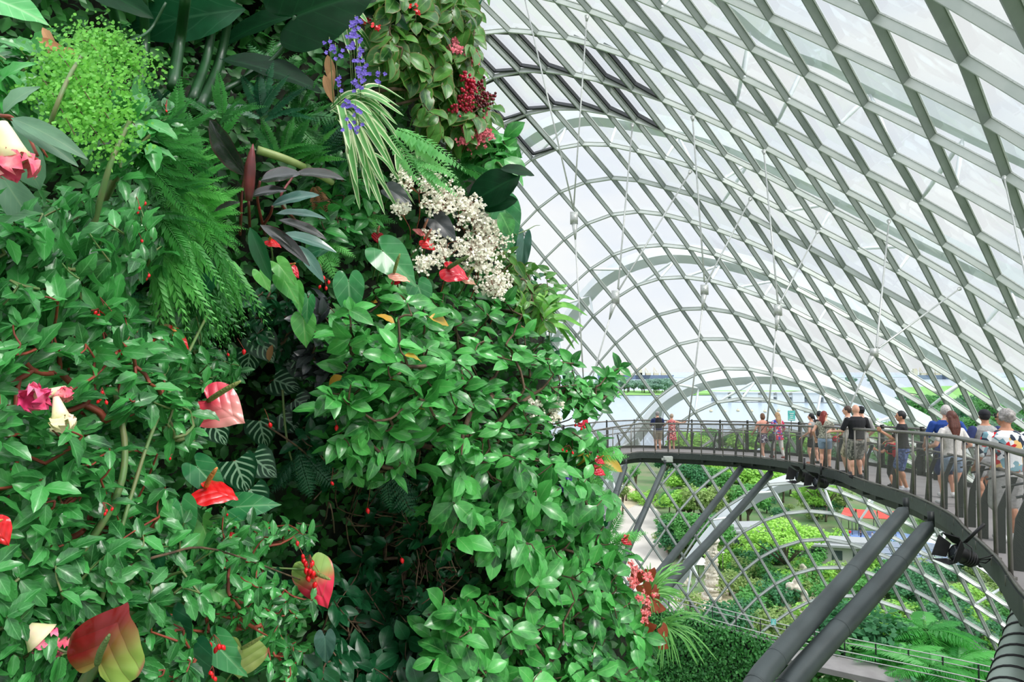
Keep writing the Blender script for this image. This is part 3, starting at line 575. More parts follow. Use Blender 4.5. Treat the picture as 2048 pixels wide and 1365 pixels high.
    # shirt
    o=.011*S; A=g_(); tl=[(T(c),ex*S+o,ey*S+o) for c,ex,ey in tr[(1 if btype!='dress' else 1):-1]]
    if btype=='dress' or skirt<0:
        sk=abs(skirt); tl=[(np.array([0,0,(.5-sk+tz)])*S,.135*S,.1*S),(np.array([0,0,(.53-sk*.5+tz)])*S,.118*S,.088*S)]+tl
    ring(A,tl)
    for i in(0,1):
        if sleeve>0: cap(A,shl[i],shl[i]+(elb[i]-shl[i])*min(sleeve*1.6,1.),.034*S*bd,.034*S)
        if sleeve>.7: cap(A,elb[i],elb[i]+(wr[i]-elb[i])*(sleeve-.6)*2.2,.033*S,.026*S)
        else: A.ell(shl[i]+(0 if sleeve else -np.sign(shl[i][0])*np.array([.02,0,0]))*S,.029*S*bd,10,8)
    so=subL(A,'dress' if btype=='dress' else 'shirt',[shirt],r); rm(so,vs*1.15)
    if btype!='dress':
        A=g_(); ring(A,[(T((0,0,.46)),.085*S*fw*bd+o,.062*S+o),(T((0,0,.50)),.094*S*fw*bd+o*.7,.067*S+o*.7),(T((0,0,.56)),.086*S*bd+o*.7,.062*S+o*.5)])
        bl=blen or (.62 if btype=='shorts' else 1.9)
        for i in(0,1):
            if btype=='skirt': continue
            e=hj[i]+(kn[i]-hj[i])*min(bl,1); cap(A,hj[i],e,.066*S*bd,(.056 if bl<1 else .045)*S*bd)
            if bl>1: cap(A,e,kn[i]+(an[i]-kn[i])*(bl-1),.043*S,.03*S)
        if btype=='skirt': ring(A,[(np.array([0,0,.5-skirt+tz])*S,.115*S,.09*S),(np.array([0,0,.46+tz])*S,.11*S,.085*S),(T((0,0,.54)),.095*S,.07*S)])
        so=subL(A,{'shorts':'shorts','skirt':'skirt'}.get(btype,'trousers'),[bottom],r); rm(so,vs*1.15)
    for i,s in enumerate((1,-1)):
        A=g_(); fd=nrm(np.array([.12*s,1,0])); c=an[i].copy(); c[2]=.022*S
        cap(A,c-fd*.018*S,c+fd*.085*S,.028*S,.022*S); A.ell(c+up*.014*S,np.array([.026,.03,.028])*S,10,8)
        so=subL(A,'shoe',[shoes or whitep],r); rm(so,vs)
    # hair / hat
    A=g_()
    if hairtype!='bald' and hair is not None:
        A.ell(hd-fx*.010*S+up*.012*S,np.array([.0505,.056,.062])*S,16,12,rx,fx,up)
        if hairtype=='bob': A.ell(hd-fx*.02*S-up*.02*S,np.array([.056,.05,.065])*S,14,10,rx,fx,up)
        if hairtype=='curly':
            for k in range(26): 
                v=nrm(rng.normal(size=3)); 
                if v@fx>.45 or v[2]<-.4: continue
                A.ell(hd-fx*.01*S+up*.012*S+v*.045*S,.022*S,8,6)
        if hairtype=='long':
            b0=hd-fx*.035*S
            for k in (-1.2,-.4,.4,1.2):
                cap(A,b0+rx*k*.025*S,b0+rx*k*.03*S-up*.1*S-fx*.02*S,.026*S,.027*S); cap(A,b0+rx*k*.03*S-up*.1*S-fx*.02*S,b0+rx*k*.018*S-up*.21*S-fx*.03*S,.027*S,.013*S)
        if hairtype=='pony': cap(A,hd-fx*.05*S+up*.01*S,hd-fx*.085*S-up*.09*S,.024*S,.012*S)
        so=subL(A,'hair',[hair],r); rm(so,vs)
    if hat is not None:
        A=g_(); q=-1 if cap_back else 1
        A.ell(hd+up*.026*S-fx*.005*S,np.array([.055,.063,.05])*S,16,12,rx,fx,up); A.ell(hd+up*.024*S+fx*q*.07*S,np.array([.038,.04,.007])*S,12,8,rx,fx,up); so=subL(A,'cap',[hat],r); rm(so,vs)
    if glasses:
        A=g_(); 
        for s in(1,-1): A.ell(hd+fx*.055*S+rx*s*.019*S+up*.006*S,np.array([.014,.003,.01])*S,8,6,rx,fx,up); A.tube([hd+fx*.055*S+rx*s*.033*S+up*.008*S,hd-fx*.0*S+rx*s*.048*S+up*.006*S],.0022*S,5)
        subL(A,'glasses',[blk],r)
    if extra: extra(r,S,T,dict(hd=hd,sh=shl,el=elb,wr=wr,fx=fx,tr=tr))
    r.rotation_euler=(0,0,math.radians(yaw)); return r,dict(wr=wr,sh=shl,S=S,loc=loc,yaw=math.radians(yaw))
def to_world(info,p):
    c,s=math.cos(info['yaw']),math.sin(info['yaw']); return info['loc']+np.array([p[0]*c-p[1]*s,p[0]*s+p[1]*c,p[2]])
def pack(name,label,cat,info,m,dx=0,w_=.16,h_=.24,d_=.08,z_=.70,back=-.13,strap=True):
    S=info['S']; c=np.array([dx,back,z_])*S/1.7*1.7; c=np.array([dx*S,back*S,z_*S]); g=G()
    ring(g,[(c+[0,0,-h_*.5],w_*.42,d_*.45),(c+[0,0,-h_*.42],w_*.5,d_*.62),(c,w_*.52,d_*.68),(c+[0,0,h_*.35],w_*.46,d_*.6),(c+[0,0,h_*.5],w_*.25,d_*.4)])
    g.V[0]=np.array([to_world(info,q) for q in g.V[0]])
    r=thing(name,label,cat,to_world(info,c)); o=sub(g,'pouch',[m],r); 
    g=G(); k=c+[0,-d_*.65,-h_*.18]; ring(g,[(k+[0,0,-h_*.2],w_*.32,d_*.2),(k,w_*.36,d_*.26),(k+[0,0,h_*.2],w_*.3,d_*.16)]); g.V[0]=np.array([to_world(info,q) for q in g.V[0]]); sub(g,'pocket',[m],r)
    if strap:
        g=G()
        for s in(1,-1): 
            P=[c+[s*w_*.3,.03,h_*.4],np.array([s*.08*S,-.045*S,.83*S]),np.array([s*.085*S,.03*S,.84*S]),np.array([s*.1*S,.075*S,.77*S]),np.array([s*.12*S,.03*S,.66*S]),c+[s*w_*.4,.02,-h_*.3]]
            g.tube([to_world(info,q) for q in cr(P,3)],.012,5)
        sub(g,'strap',[m],r)
    return r
navy=cloth('navy_cloth',lin(42,56,104)); black=cloth('black_cloth',lin(26,27,32)); white=cloth('white_cloth',lin(226,222,216)); grey=cloth('grey_cloth',lin(168,168,166)); blue=cloth('blue_cloth',lin(32,72,150)); khaki=cloth('khaki_cloth',lin(150,142,122)); denim=cloth('light_denim',lin(150,168,188),lin(128,150,175),60.)
camo=floral('camouflage_cloth',lin(150,142,118),[lin(98,96,74),lin(178,170,146)],18.); redfl=floral('red_floral_cloth',lin(200,70,80),[lin(235,150,140),lin(90,40,60),lin(240,210,200)],26.); pinkc=cloth('pink_cloth',lin(238,170,150)); skfl=floral('blue_white_floral_cloth',lin(60,66,100),[lin(220,215,220),lin(120,90,110)],28.)
tun=floral('red_blue_print_cloth',lin(214,60,80),[lin(60,80,170),lin(235,225,230),lin(190,40,110)],20.); bsh=floral('blue_check_cloth',lin(66,88,140),[lin(100,120,168),lin(50,66,110)],40.); hawaii=floral('bold_flower_shirt_cloth',lin(225,228,228),[lin(205,30,40),lin(40,52,70),lin(120,160,170),lin(230,190,120)],17.); redc=cloth('red_cloth',lin(214,34,60)); greyp=floral('grey_pattern_cloth',lin(150,150,135),[lin(110,110,100),lin(190,188,172)],50.)
hg=HAIR('grey',lin(165,160,155)); hw=HAIR('white',lin(205,200,196)); hb=HAIR('black',(.008,.008,.01)); hbr=HAIR('brown',lin(96,48,34)); hred=HAIR('red',lin(140,42,34)); hbl=HAIR('blonde',lin(196,160,118)); hdb=HAIR('dark_brown',lin(70,50,38)); hbl2=HAIR('ash',lin(190,170,145))
person('person in a red jacket walking behind the shrub at the left end of the walkway',1171,28.6,1.70,80,'brown',redc,black,hb,sleeve=.9,rh=(.1,.22,.72),lh=(-.1,.2,.66),rf=(.05,.14),lf=(-.05,-.14))
_,i1=person('person in navy shirt, grey cap and tan shorts leaning on the far rail',1316,29.3,1.72,0,'fair',navy,khaki,hg,rh=(.1,.2,.66),lh=(-.1,.2,.66),hat=cloth('grey_cap_cloth',lin(150,148,146)),lean=.08,shoes=black,build=1.08)
pack('backpack','black backpack worn over the navy shirt by the far rail','backpack',i1,black,w_=.3,h_=.44,d_=.16,back=-.11,z_=.72)
person('person in a sleeveless red floral dress standing beside the navy shirt',1344,29.3,1.62,0,'fair',redfl,None,hbl2,'dress',0,'short',rh=(.36,.14,.76),lh=(-.16,.2,.7),female=True,skirt=.2,shoes=whitep)
def sling(r,S,T,d):
    g=G(); g.tube(cr([T((.1,-.06,.80)),T((0,-.09,.7)),T((-.11,-.03,.56)),T((-.06,.085,.64)),T((.06,.06,.78)),T((.1,0,.835)),T((.1,-.06,.80))],3),.008*S,5); subL(g,'bag_strap',[black],r)
person('person with short brown hair, pink top and patterned skirt strolling away',1526,24.8,1.62,8,'fair',pinkc,skfl,HAIR('auburn',lin(120,84,60)),'skirt',.3,'bob',female=True,rf=(.05,.13),lf=(-.05,-.13),skirt=.16,extra=sling,shoes=whitep)
_,i2=person('person with long blonde hair, red and blue tunic and white leggings',1556,24.6,1.66,12,'fair',tun,white,hbl,'trousers',.5,'long',female=True,rf=(.06,-.12),lf=(-.05,.12),skirt=-.1,shoes=pm('red_sandal',lin(150,60,50),.5))
pack('handbag','dark grey handbag carried beside the red and blue tunic','handbag',i2,cloth('dark_grey_leather',lin(60,60,62)),dx=-.14,w_=.26,h_=.24,d_=.12,z_=.44,back=0,strap=False)
_,i3=person('person with dark hair, pale tank top and black shorts at the far side',1624,21.4,1.60,50,'fair',grey,black,hb,'shorts',0,'pony',female=True,blen=.5,shoes=pm('tan_sandal',lin(190,120,90),.5))
pack('shoulder_bag','brown shoulder bag at the side of the pale tank top','handbag',i3,cloth('brown_leather',lin(120,72,52)),dx=-.12,w_=.2,h_=.26,d_=.1,z_=.6,back=-.04,strap=False)
person('person with black hair mostly hidden between pale tank top and red hair',1640,21.9,1.68,0,'fair',black,black,hb,shoes=black)
_,i4=person('person with long red hair, patterned top and denim shorts looking sideways',1650,19.5,1.66,-30,'fair',greyp,denim,hred,'shorts',.15,'long',female=True,head=-45,rh=(.1,.22,.66),lh=(-.15,.02,.52),blen=.45,shoes=black,glasses=True,build=1.05)
pack('shoulder_bag','small round red bag at the hip of the denim shorts','handbag',i4,redc,dx=.17,w_=.17,h_=.17,d_=.08,z_=.52,back=.02,strap=False)
person('person in white shirt and camouflage shorts beside the black shirt, looking left',1697,17.8,1.78,60,'fair',white,camo,hdb,rh=(.14,.1,.56),lh=(-.1,.2,.62),shoes=pm('dark_trainer',lin(60,62,74),.6),blen=.85)
person('person with shaved head in a black t-shirt, back turned, patterned shorts',1714,16.6,1.80,2,'fair',black,floral('grey_pattern_shorts_cloth',lin(112,112,104),[lin(80,82,78),lin(150,148,138)],24.),HAIR('stubble',lin(180,138,112)),'shorts',.5,'bald',build=1.12,rh=(.14,.17,.62),lh=(-.14,.17,.62),blen=.85,shoes=black,head=10)
person('person in black cap and pale shirt behind the black t-shirt',1724,17.9,1.77,0,'fair',grey,khaki,hb,'shorts',.5,'short',hat=black,cap_back=True,head=-10,shoes=black)
person('young person in black t-shirt and blue shorts with hands on the rail',1806,13.9,1.62,62,'tan',black,bsh,hb,'shorts',.5,'short',rh=(.16,.14,.6),lh=(-.06,.22,.73),lean=.02,head=10,blen=.85,shoes=pm('pale_trainer',lin(205,208,215),.6))
_,i5=person('small child in a red vest standing at the rail before the young person',1785,14.7,1.10,25,'tan',black,black,hdb,'shorts',.3,'short',rh=(.1,.2,.66),lh=(-.2,.2,.7),blen=1.4,shoes=black)
pack('backpack','small red backpack on the child at the rail','backpack',i5,redc,w_=.24,h_=.3,d_=.14,back=-.11,z_=.72)
person('person with white hair and blue shirt behind the long brown hair',1894,12.8,1.72,-15,'fair',blue,navy,hw,'shorts',.5,'short',build=1.15,rh=(.17,.1,.56),lh=(-.17,.14,.56),head=-12,blen=.9)
person('person with long brown hair, white top and pale denim shorts, back turned',1905,11.5,1.60,2,'fair',white,denim,hbr,'shorts',.4,'long',female=True,rh=(.16,.12,.58),lh=(-.16,.14,.6),rf=(.06,-.06),lf=(-.06,.08),blen=.42)
def rag(r,S,T,d):
    for i in(0,1): g=G(); cap(g,d['sh'][i],d['sh'][i]+(d['el'][i]-d['sh'][i])*.85,.043*S,.039*S); subL(g,'sleeve',[navy],r)
person('person in black cap and grey shirt with navy sleeves near the right edge',1972,11.5,1.62,-5,'tan',grey,cloth('pale_shorts_cloth',lin(180,180,180)),hb,'shorts',.5,'short',hat=cloth('black_cap_cloth',(.012,.013,.018)),extra=rag,build=1.1,head=-15,rh=(.17,.08,.5))
person('person with grey spiky hair, glasses and bold flower-print shirt at right edge',2013,8.35,1.60,-8,'tan',hawaii,cloth('pale_trousers_cloth',lin(196,196,194)),hg,'shorts',.55,'curly',build=1.15,head=45,glasses=True,rh=(.17,.1,.5),lh=(-.16,.12,.55),blen=.95)

# ================================================================ outside: lake, shore, gardens
def flat(name,pts,m,z,kind='structure',cat=None,label=None,group=None,nt=.04):
    g=G(); P=[np.array([p[0],p[1],z]) for p in pts]; n=len(P); c=sum(P)/n
    for i in range(n):
        a,b=P[i],P[(i+1)%n]; g.add([c,a,b,(c+b)/2*0+c],[[0,1,2,3]])
        g.add([a,b,b-[0,0,nt],a-[0,0,nt]],[[0,1,2,3]])
    o=g.build(name,m,None,False); tag(o,label,cat,group,kind); return o
def pxp(L,z=0.): return [gp(x,y,z)[:2] for x,y in L]
grassm=pm('garden_ground',lin(88,126,74),.95,0,lin(116,124,92),.12); lawn=pm('bright_lawn',lin(140,196,104),.95,0,lin(120,178,92),.05)
roadm=pm('pale_road',lin(196,190,182),.9,0,lin(184,178,170),.15); pav=pm('sandy_paving',lin(206,190,164),.9,0,lin(192,176,152),.3)
wm,t,o=nodes('lake_water'); p=nd(t,'ShaderNodeBsdfPrincipled',i_Roughness=.22); p.inputs['Base Color'].default_value=lin(176,194,210)+(1,)
tc=nd(t,'ShaderNodeTexCoord'); nz=nd(t,'ShaderNodeTexNoise',i_Vector=tc.outputs['Object'],i_Scale=.35,i_Detail=4.); b=nd(t,'ShaderNodeBump',i_Strength=.3,i_Distance=.2,i_Height=nz.outputs[0]); t.links.new(b.outputs[0],p.inputs['Normal']); t.links.new(p.outputs[0],o.inputs[0])
flat('water',[(-3000,150),(9000,150),(9000,14000),(-6000,14000)],wm,-.6,label='pale grey lake water stretching to the horizon behind the glass',cat='water')
flat('ground',[(-300,-60),(330,-60),(330,262),(205,262),(110,225),(-300,225)],grassm,0,label='green garden ground outside the dome',cat='ground')
flat('road',pxp([(1150,1400),(1160,1150),(1210,1050),(1248,1010),(1300,1004),(1322,1030),(1330,1085),(1345,1150),(1372,1230),(1400,1400)]),roadm,.05,label='pale curved road below the leftmost props',cat='road')
flat('paving',pxp([(1215,1035),(1232,978),(1262,972),(1292,1000),(1258,1018)]),pav,.07,label='sandy paving with young trees at the head of the road',cat='paving')
flat('plaza',pxp([(1385,1190),(1470,1172),(1505,1195),(1470,1232),(1385,1228)]),pav,.06,label='sandy paving around the carved stone column',cat='paving')
flat('footpath',pxp([(1535,1168),(1650,1175),(1700,1190),(1890,1240),(1880,1262),(1750,1235),(1640,1205),(1540,1190)]),pav,.05,label='beige garden path beyond the two thick props',cat='path')
flat('far_lawn',[(-300,800),(360,800),(255,560+250),(420,980),(-300,980)],lawn,.1,label='light green lawn along the far lake shore',cat='lawn')
flat('island_lawn',pxp([(1800,776),(1860,773),(1950,772),(2060,776),(2060,812),(1960,806),(1880,803),(1830,793)]),lawn,.1,label='light green lawn on the spit across the lake',cat='lawn')
flat('sand_beach',pxp([(1790,783),(1830,794),(1880,804),(1960,807),(2100,816),(2100,806),(1960,803),(1880,799),(1830,790)]),pm('sand',lin(222,210,176),.9),.16,label='strip of pale sand edging the spit',cat='beach')
flat('far_shore',[(-900,2600),(5000,3600),(6000,5200),(-900,4400)],pm('haze_tinted_far_land',lin(178,196,204),.9),.2,label='hazy low land at the horizon',cat='shore')  # pale land colour has the horizon haze mixed in
# ---- trees
def foliage(n,L,blobs,seed,W=.32,flat_=.7):
    r=np.random.default_rng(seed); tp=leaf(W,1,.8,2,2,.1,.2); g=G(); bl=np.array(blobs,float); pr=bl[:,3]**2; k=r.choice(len(bl),n,p=pr/pr.sum())
    v=nrm(r.normal(size=(n,3))); rad=r.uniform(.72,1.03,n); c=bl[k,:3]+v*(bl[k,3]*rad)[:,None]*[1,1,flat_]
    Y=nrm(r.normal(size=(n,3))*[1,1,.4]); N=nrm(v*.8+r.normal(size=(n,3))*.5+[0,0,.6])
    g.inst(tp,c,Y,N,L*r.uniform(.7,1.3,n),r=np.clip(r.normal(.5,.25,n)+.0,0,1)); return g
def tree(name,label,cat,group,h,R,seed,n,fm,bm,flatc=.75,L=.5,low=.35,blobs=None,nb=9):
    r=np.random.default_rng(seed); root=thing(name,label,cat,(0,0,0),group)
    if blobs is None:
        blobs=[]
        for k in range(nb):
            a=r.uniform(0,2*pi); q=R*.62*math.sqrt(r.random()); zz=h*(low+(1-low)*r.uniform(.3,.85)*(1-.35*(q/R)**2)); blobs.append((q*math.cos(a),q*math.sin(a),zz,R*r.uniform(.3,.5)))
    foliage(n,L,blobs,seed,.36,flatc).build('foliage',fm,root)
    g=G(); g.tube(cr([(0,0,0),(.04*R,0,h*.3),(0,.05*R,h*.62)],3),[.05*h**.8*q for q in (1,.9,.85,.8,.72,.65,.55)],7)
    for b in blobs[:7]: g.tube([(0,0,h*.3),(b[0]*.5,b[1]*.5,h*.35+b[2]*.25),(b[0],b[1],b[2])],[.03*h**.8,.02*h**.8,.008*h**.8],5)
    g.build('trunk',bm,root); return root
def treem(n,a,b): return leafm(n,a,b,None,rough=.6,trans=.3)
bark=pm('tree_bark',lin(110,98,84),.9,0,lin(86,78,66),8.)
fm=[treem('tree_leaves_mid',lin(64,128,62),lin(98,164,82)),treem('tree_leaves_light',lin(112,176,66),lin(160,214,92)),treem('tree_leaves_deep',lin(40,98,66),lin(70,136,84)),treem('tree_leaves_olive',lin(108,138,72),lin(148,172,102)),treem('tree_leaves_lime',lin(140,205,80),lin(172,228,104)),treem('shrub_red_tips',lin(150,90,60),lin(120,150,70))]
PT=[tree('garden_tree','rounded mid green tree in the garden outside the glass','tree','mid green trees outside',8,4,1,2600,fm[0],bark),
 tree('garden_tree','broad light green tree in the garden outside the glass','tree','light green trees outside',7,4.4,2,2600,fm[1],bark,.6),
 tree('garden_tree','dense deep green tree in the garden outside the glass','tree','deep green trees outside',9,4.2,3,2600,fm[2],bark),
 tree('garden_tree','pale olive feathery tree in the garden outside the glass','tree','olive trees outside',6.5,3.4,4,2000,fm[3],bark,L=.4)]
BS=[tree('garden_shrub','low mid green shrub outside the glass near the lower path','shrub','mid green shrubs outside',1.9,1.6,11,900,fm[0],bark,L=.24,low=.1,nb=7),
 tree('garden_shrub','low light green shrub outside the glass near the lower path','shrub','light green shrubs outside',1.6,1.5,12,900,fm[1],bark,L=.24,low=.1,nb=7),
 tree('garden_shrub','low olive shrub outside the glass near the lower path','shrub','olive shrubs outside',1.7,1.5,13,800,fm[3],bark,L=.2,low=.1,nb=7),
 tree('garden_shrub','low deep green shrub outside the glass near the lower path','shrub','deep green shrubs outside',2.1,1.6,14,900,fm[2],bark,L=.24,low=.1,nb=7)]
used=set()
def put(proto,P,rz,sc,label=None,group=None):
    if id(proto) not in used and label is None: used.add(id(proto)); proto.location=tuple(P); proto.rotation_euler=(0,0,rz); proto.scale=(sc,)*3; return proto
    return copytree(proto,P,rz,sc,label,group)
R_=random.Random(5)
# bands of trees (pixel x, tree-top y, distance range)
for (x0,x1,n,ytop,D,w_) in ((1345,1760,26,866,215,(0,1,2)),(1330,1720,22,900,180,(0,2,1,2)),(1345,1640,18,938,150,(0,1,2)),(1330,1500,12,980,128,(1,0,3)),(1340,1440,8,1035,108,(0,2)),(1720,2040,18,842,230,(2,0,2,1)),(1800,2060,14,800,330,(2,0,2)),(1620,1700,3,985,132,(1,3)),(1760,2040,13,900,170,(0,1,3,2)),(1840,2040,10,985,125,(1,0,3))):
    for k in range(n):
        x=x0+(x1-x0)*(k+R_.random()*.8)/n; d=D*R_.uniform(.93,1.07); i=R_.choice(w_); p=at(x,ytop+R_.uniform(-4,12),d); h=(8,7,9,6.5)[i]
        top=max(p[2],3.); put(PT[i],(p[0],p[1],0),R_.uniform(0,6),top/h*1.15)
for (x0,x1,y0,y1,n,w_) in ((1520,1890,1185,1300,44,(0,1,2,3)),(1440,1600,1120,1200,22,(0,1,2,3)),(1370,1520,1225,1300,20,(0,2,3)),(1700,2040,1120,1240,46,(0,1,3,2)),(1850,2060,1240,1330,20,(1,3,0)),(1450,1700,1085,1130,16,(0,1,3)),(1330,1460,1050,1120,14,(0,2,3)),(1260,1330,1000,1030,5,(1,2)),(1520,1690,1020,1060,12,(0,3,2)),(1800,2040,1020,1110,16,(0,1,2,3)),(1590,1720,1130,1180,8,(0,1))):
    for k in range(n):
        x=R_.uniform(x0,x1); y=R_.uniform(y0,y1); P=gp(x,y)
        if (1392<x<1458 and 1185<y<1275) or (1560<x<1630 and 1215<y<1300): continue
        put(BS[R_.choice(w_)],P,R_.uniform(0,6),R_.uniform(.9,1.9))
# named trees
umb=[(-3,0,6.3,2.2),(0,1,7.1,2.6),(3,-.5,6.4,2.3),(1.5,2,6.2,2.1),(-1.5,-2,6.2,2.1),(4.6,1,5.6,1.5),(-4.6,1,5.5,1.5),(.5,-3,5.8,1.7)]
t1=tree('rain_tree','wide flat-topped bright lime tree under the white arch, left of the thick props','tree',None,7.5,5,21,5200,fm[4],bark,.4,L=.36,blobs=umb); t1.location=tuple(at(1572,1150,92)*[1,1,0]); 
for k in range(26):
    x=1190-k*14+R_.uniform(-6,6); P=at(x,900,R_.choice((205,180,150,130))); put(PT[k%4],(P[0],P[1],0),k,R_.uniform(.9,1.3))
t2=tree('rain_tree','bright yellow-green tree at the left end of the red awnings','tree',None,7.5,5,22,4200,fm[4],bark,.6,L=.4,blobs=umb); t2.location=tuple(at(1652,1060,128)*[1,1,0]); t2.scale=(.9,.9,1.2)
for k,(x,y,h_) in enumerate(((1252,1003,6.5),(1245,1030,6),(1272,985,6.5),(1228,985,7))):
    P=gp(x,y); t3=tree('young_street_tree',('slim young tree on the sandy paving, front one by the road','slim young tree in a small grass circle on the road','slim young tree behind the second prop','slim young tree next to the leftmost prop')[k],'tree',None,h_,1.7,30+k,700,fm[k%2*3],bark,.9,L=.32,low=.5,nb=6); t3.location=tuple(P)
PH=tree('shore_tree','small hazy tree on the far shore of the lake','tree','trees on the far shore',8,4.5,9,900,treem('haze_tinted_tree_leaves',lin(104,140,124),lin(130,164,146)),bark,L=1.1); PH.location=tuple(at(1195,770,900)*[1,1,0]); PH.scale=(1.6,)*3  # distance haze is painted into the pale, greyed leaf colours
# far shore trees
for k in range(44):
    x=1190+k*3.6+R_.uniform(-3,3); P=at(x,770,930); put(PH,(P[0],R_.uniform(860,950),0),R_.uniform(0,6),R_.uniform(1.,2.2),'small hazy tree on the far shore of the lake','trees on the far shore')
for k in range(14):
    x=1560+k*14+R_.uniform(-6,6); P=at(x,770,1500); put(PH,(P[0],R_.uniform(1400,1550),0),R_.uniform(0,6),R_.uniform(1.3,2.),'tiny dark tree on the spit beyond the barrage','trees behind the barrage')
# ---- ships and barrage
hull=pm('haze_tinted_ship_hull',lin(120,136,160),.8); deckh=pm('haze_tinted_ship_deck',lin(214,206,178),.8); wt=pm('pale_concrete',lin(226,230,228),.8)  # hull and deck colours paled to carry the haze of distance
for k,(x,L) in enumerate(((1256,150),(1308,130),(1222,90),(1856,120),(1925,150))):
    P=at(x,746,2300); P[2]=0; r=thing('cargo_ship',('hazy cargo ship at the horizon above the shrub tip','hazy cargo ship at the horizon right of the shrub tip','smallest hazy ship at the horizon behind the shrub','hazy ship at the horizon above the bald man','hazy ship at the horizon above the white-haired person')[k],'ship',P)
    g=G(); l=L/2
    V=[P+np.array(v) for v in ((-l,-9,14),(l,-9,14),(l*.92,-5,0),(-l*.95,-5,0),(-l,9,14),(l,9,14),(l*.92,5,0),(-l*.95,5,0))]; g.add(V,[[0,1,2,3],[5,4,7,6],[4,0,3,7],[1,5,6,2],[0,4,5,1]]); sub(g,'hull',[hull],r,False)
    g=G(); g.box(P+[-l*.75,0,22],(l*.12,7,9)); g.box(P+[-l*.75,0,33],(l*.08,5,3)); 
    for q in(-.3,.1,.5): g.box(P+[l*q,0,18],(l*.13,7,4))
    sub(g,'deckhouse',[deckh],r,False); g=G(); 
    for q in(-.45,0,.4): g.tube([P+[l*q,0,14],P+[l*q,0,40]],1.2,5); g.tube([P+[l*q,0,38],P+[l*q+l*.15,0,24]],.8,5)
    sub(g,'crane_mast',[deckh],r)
r=thing('barrage',"long white barrage with blocky gate houses across the lake",'barrage',gp(1560,806)); P0=gp(1425,803); P1=gp(1700,805); u=nrm(P1-P0); Lb=np.linalg.norm(P1-P0)
g=G(); g.box((P0+P1)/2+[0,0,5.2],(Lb/2,6,.9),u,(0,1,0)); sub(g,'bridge_deck',[wt],r,False)
for k in range(9):
    c0=P0+u*Lb*(k+.5)/9; g=G(); g.box(c0+[0,0,4.2],(5,7,4.2),u,(0,1,0)); g.box(c0+[0,0,8.6],(6,8,.4),u,(0,1,0)); sub(g,'gate_house',[wt],r,False)
g=G(); g.box((P0+P1)/2+[0,0,1.6],(Lb/2,4,1.6),u,(0,1,0)); sub(g,'gate_wall',[pm('grey_gates',lin(140,150,160),.7)],r,False)
for k in range(9):
    x=1395+k*27; P=gp(x,822+k%3); P[2]=-.3; g=G(); g.ell(P+[0,0,.5],(1.3,1.3,1.),10,8); g.tube([P+[0,0,1],P+[0,0,2.6]],.15,5); tag(g.build('buoy',deckh),'small buoy in the floating line across the lake','buoy','buoys in a line on the lake')
# ---- garden structures
stone=pm('carved_pale_stone',lin(226,220,206),.85,0,lin(190,182,168),6.,.8); stone2=pm('weathered_rock',lin(216,208,192),.9,0,lin(160,152,138),2.2,1.)
P=gp(1424,1198); r=thing('stone_column','tall carved pale stone column on a round plinth in the garden','column',P)
g=G()
for z0,z1,a,b in ((0,.5,1.25,1.2),(.5,1.1,.98,.9),(1.1,1.5,1.1,.82)): g.tube([P+[0,0,z0],P+[0,0,z1]],[a,b],20)
sub(g,'plinth',[stone],r)
g=G(); zz=np.linspace(1.5,6.9,40); rr=.78-.012*zz+.05*np.sin(zz*7)+rng.normal(0,.03,40); g.tube([P+[0,0,z] for z in zz],rr,18)
for k in range(60): a=rng.uniform(0,6.28); g.ell(P+[.75*math.cos(a),.75*math.sin(a),rng.uniform(1.7,6.7)],rng.uniform(.1,.22,3),8,6)
sub(g,'carved_shaft',[stone],r)
g=G(); g.tube([P+[0,0,6.9],P+[0,0,7.1],P+[0,0,7.35]],[.95,1.05,.9],18); sub(g,'capital',[stone],r)
def rock(lab,P,pts,m=None,nm='rock_sculpture'):
    r=thing(nm,lab,'rock',P); g=G()
    for q in pts: g.ell(P+np.array(q[:3]),q[3:6],14,10)
    o=sub(g,'stone',[m or stone2],r); md=o.modifiers.new('fuse','REMESH'); md.mode='VOXEL'; md.voxel_size=.12; md.use_smooth_shade=True
    tx=bpy.data.textures.new('rock','CLOUDS'); tx.noise_scale=.8; d=o.modifiers.new('rough','DISPLACE'); d.texture=tx; d.strength=.5
P=gp(1592,1232); rock('pale weathered rock sculpture with a hole, left of the thick props',P,[(-1.3,0,.8,.7,.6,1.2),(-1.1,0,2.2,.45,.4,.8),(-.6,0,3.2,.6,.4,.5),(.2,0,3.0,.7,.4,.45),(.9,0,2.1,.5,.4,.9),(.9,0,.8,.8,.6,1.),(.2,0,.2,1.7,.9,.5),(.1,.2,3.8,.4,.3,.5)])
P=gp(1605,1180); rock('smooth upright pale rock behind the holed rock sculpture',P,[(0,0,1.4,.7,.5,1.6),(.1,0,2.6,.5,.4,.7),(-.3,0,.4,.9,.6,.7)])
P=gp(1404,1243); rock('small pale boulder beside the lower path, nearest the begonias',P,[(0,0,.3,.6,.5,.5),(.5,0,.2,.5,.4,.4)])
P=gp(1372,1172); rock('low boulder at the foot of the fourth prop',P,[(0,0,.4,.8,.5,.7),(-.6,0,.3,.6,.4,.5)])
def parasol(lab,x,y,col,rad=1.6,h=2.6):
    P=gp(x,y); r=thing('parasol',lab,'parasol',P); g=G(); a=np.linspace(0,2*pi,13)[:-1]; R=np.array([[P+[rad*q*math.cos(b),rad*q*math.sin(b),h-.75*q**1.4] for b in a] for q in(.02,.35,.7,1.,.98)]); g.grid(R,close=True); sub(g,'canopy',[col],r,False)
    g=G(); g.tube([P,P+[0,0,h]],.05,6); sub(g,'pole',[postm],r)
parasol('white parasol left of the stone column',1397,1152,whitep); redp=pm('red_awning_fabric',lin(240,84,74),.8)
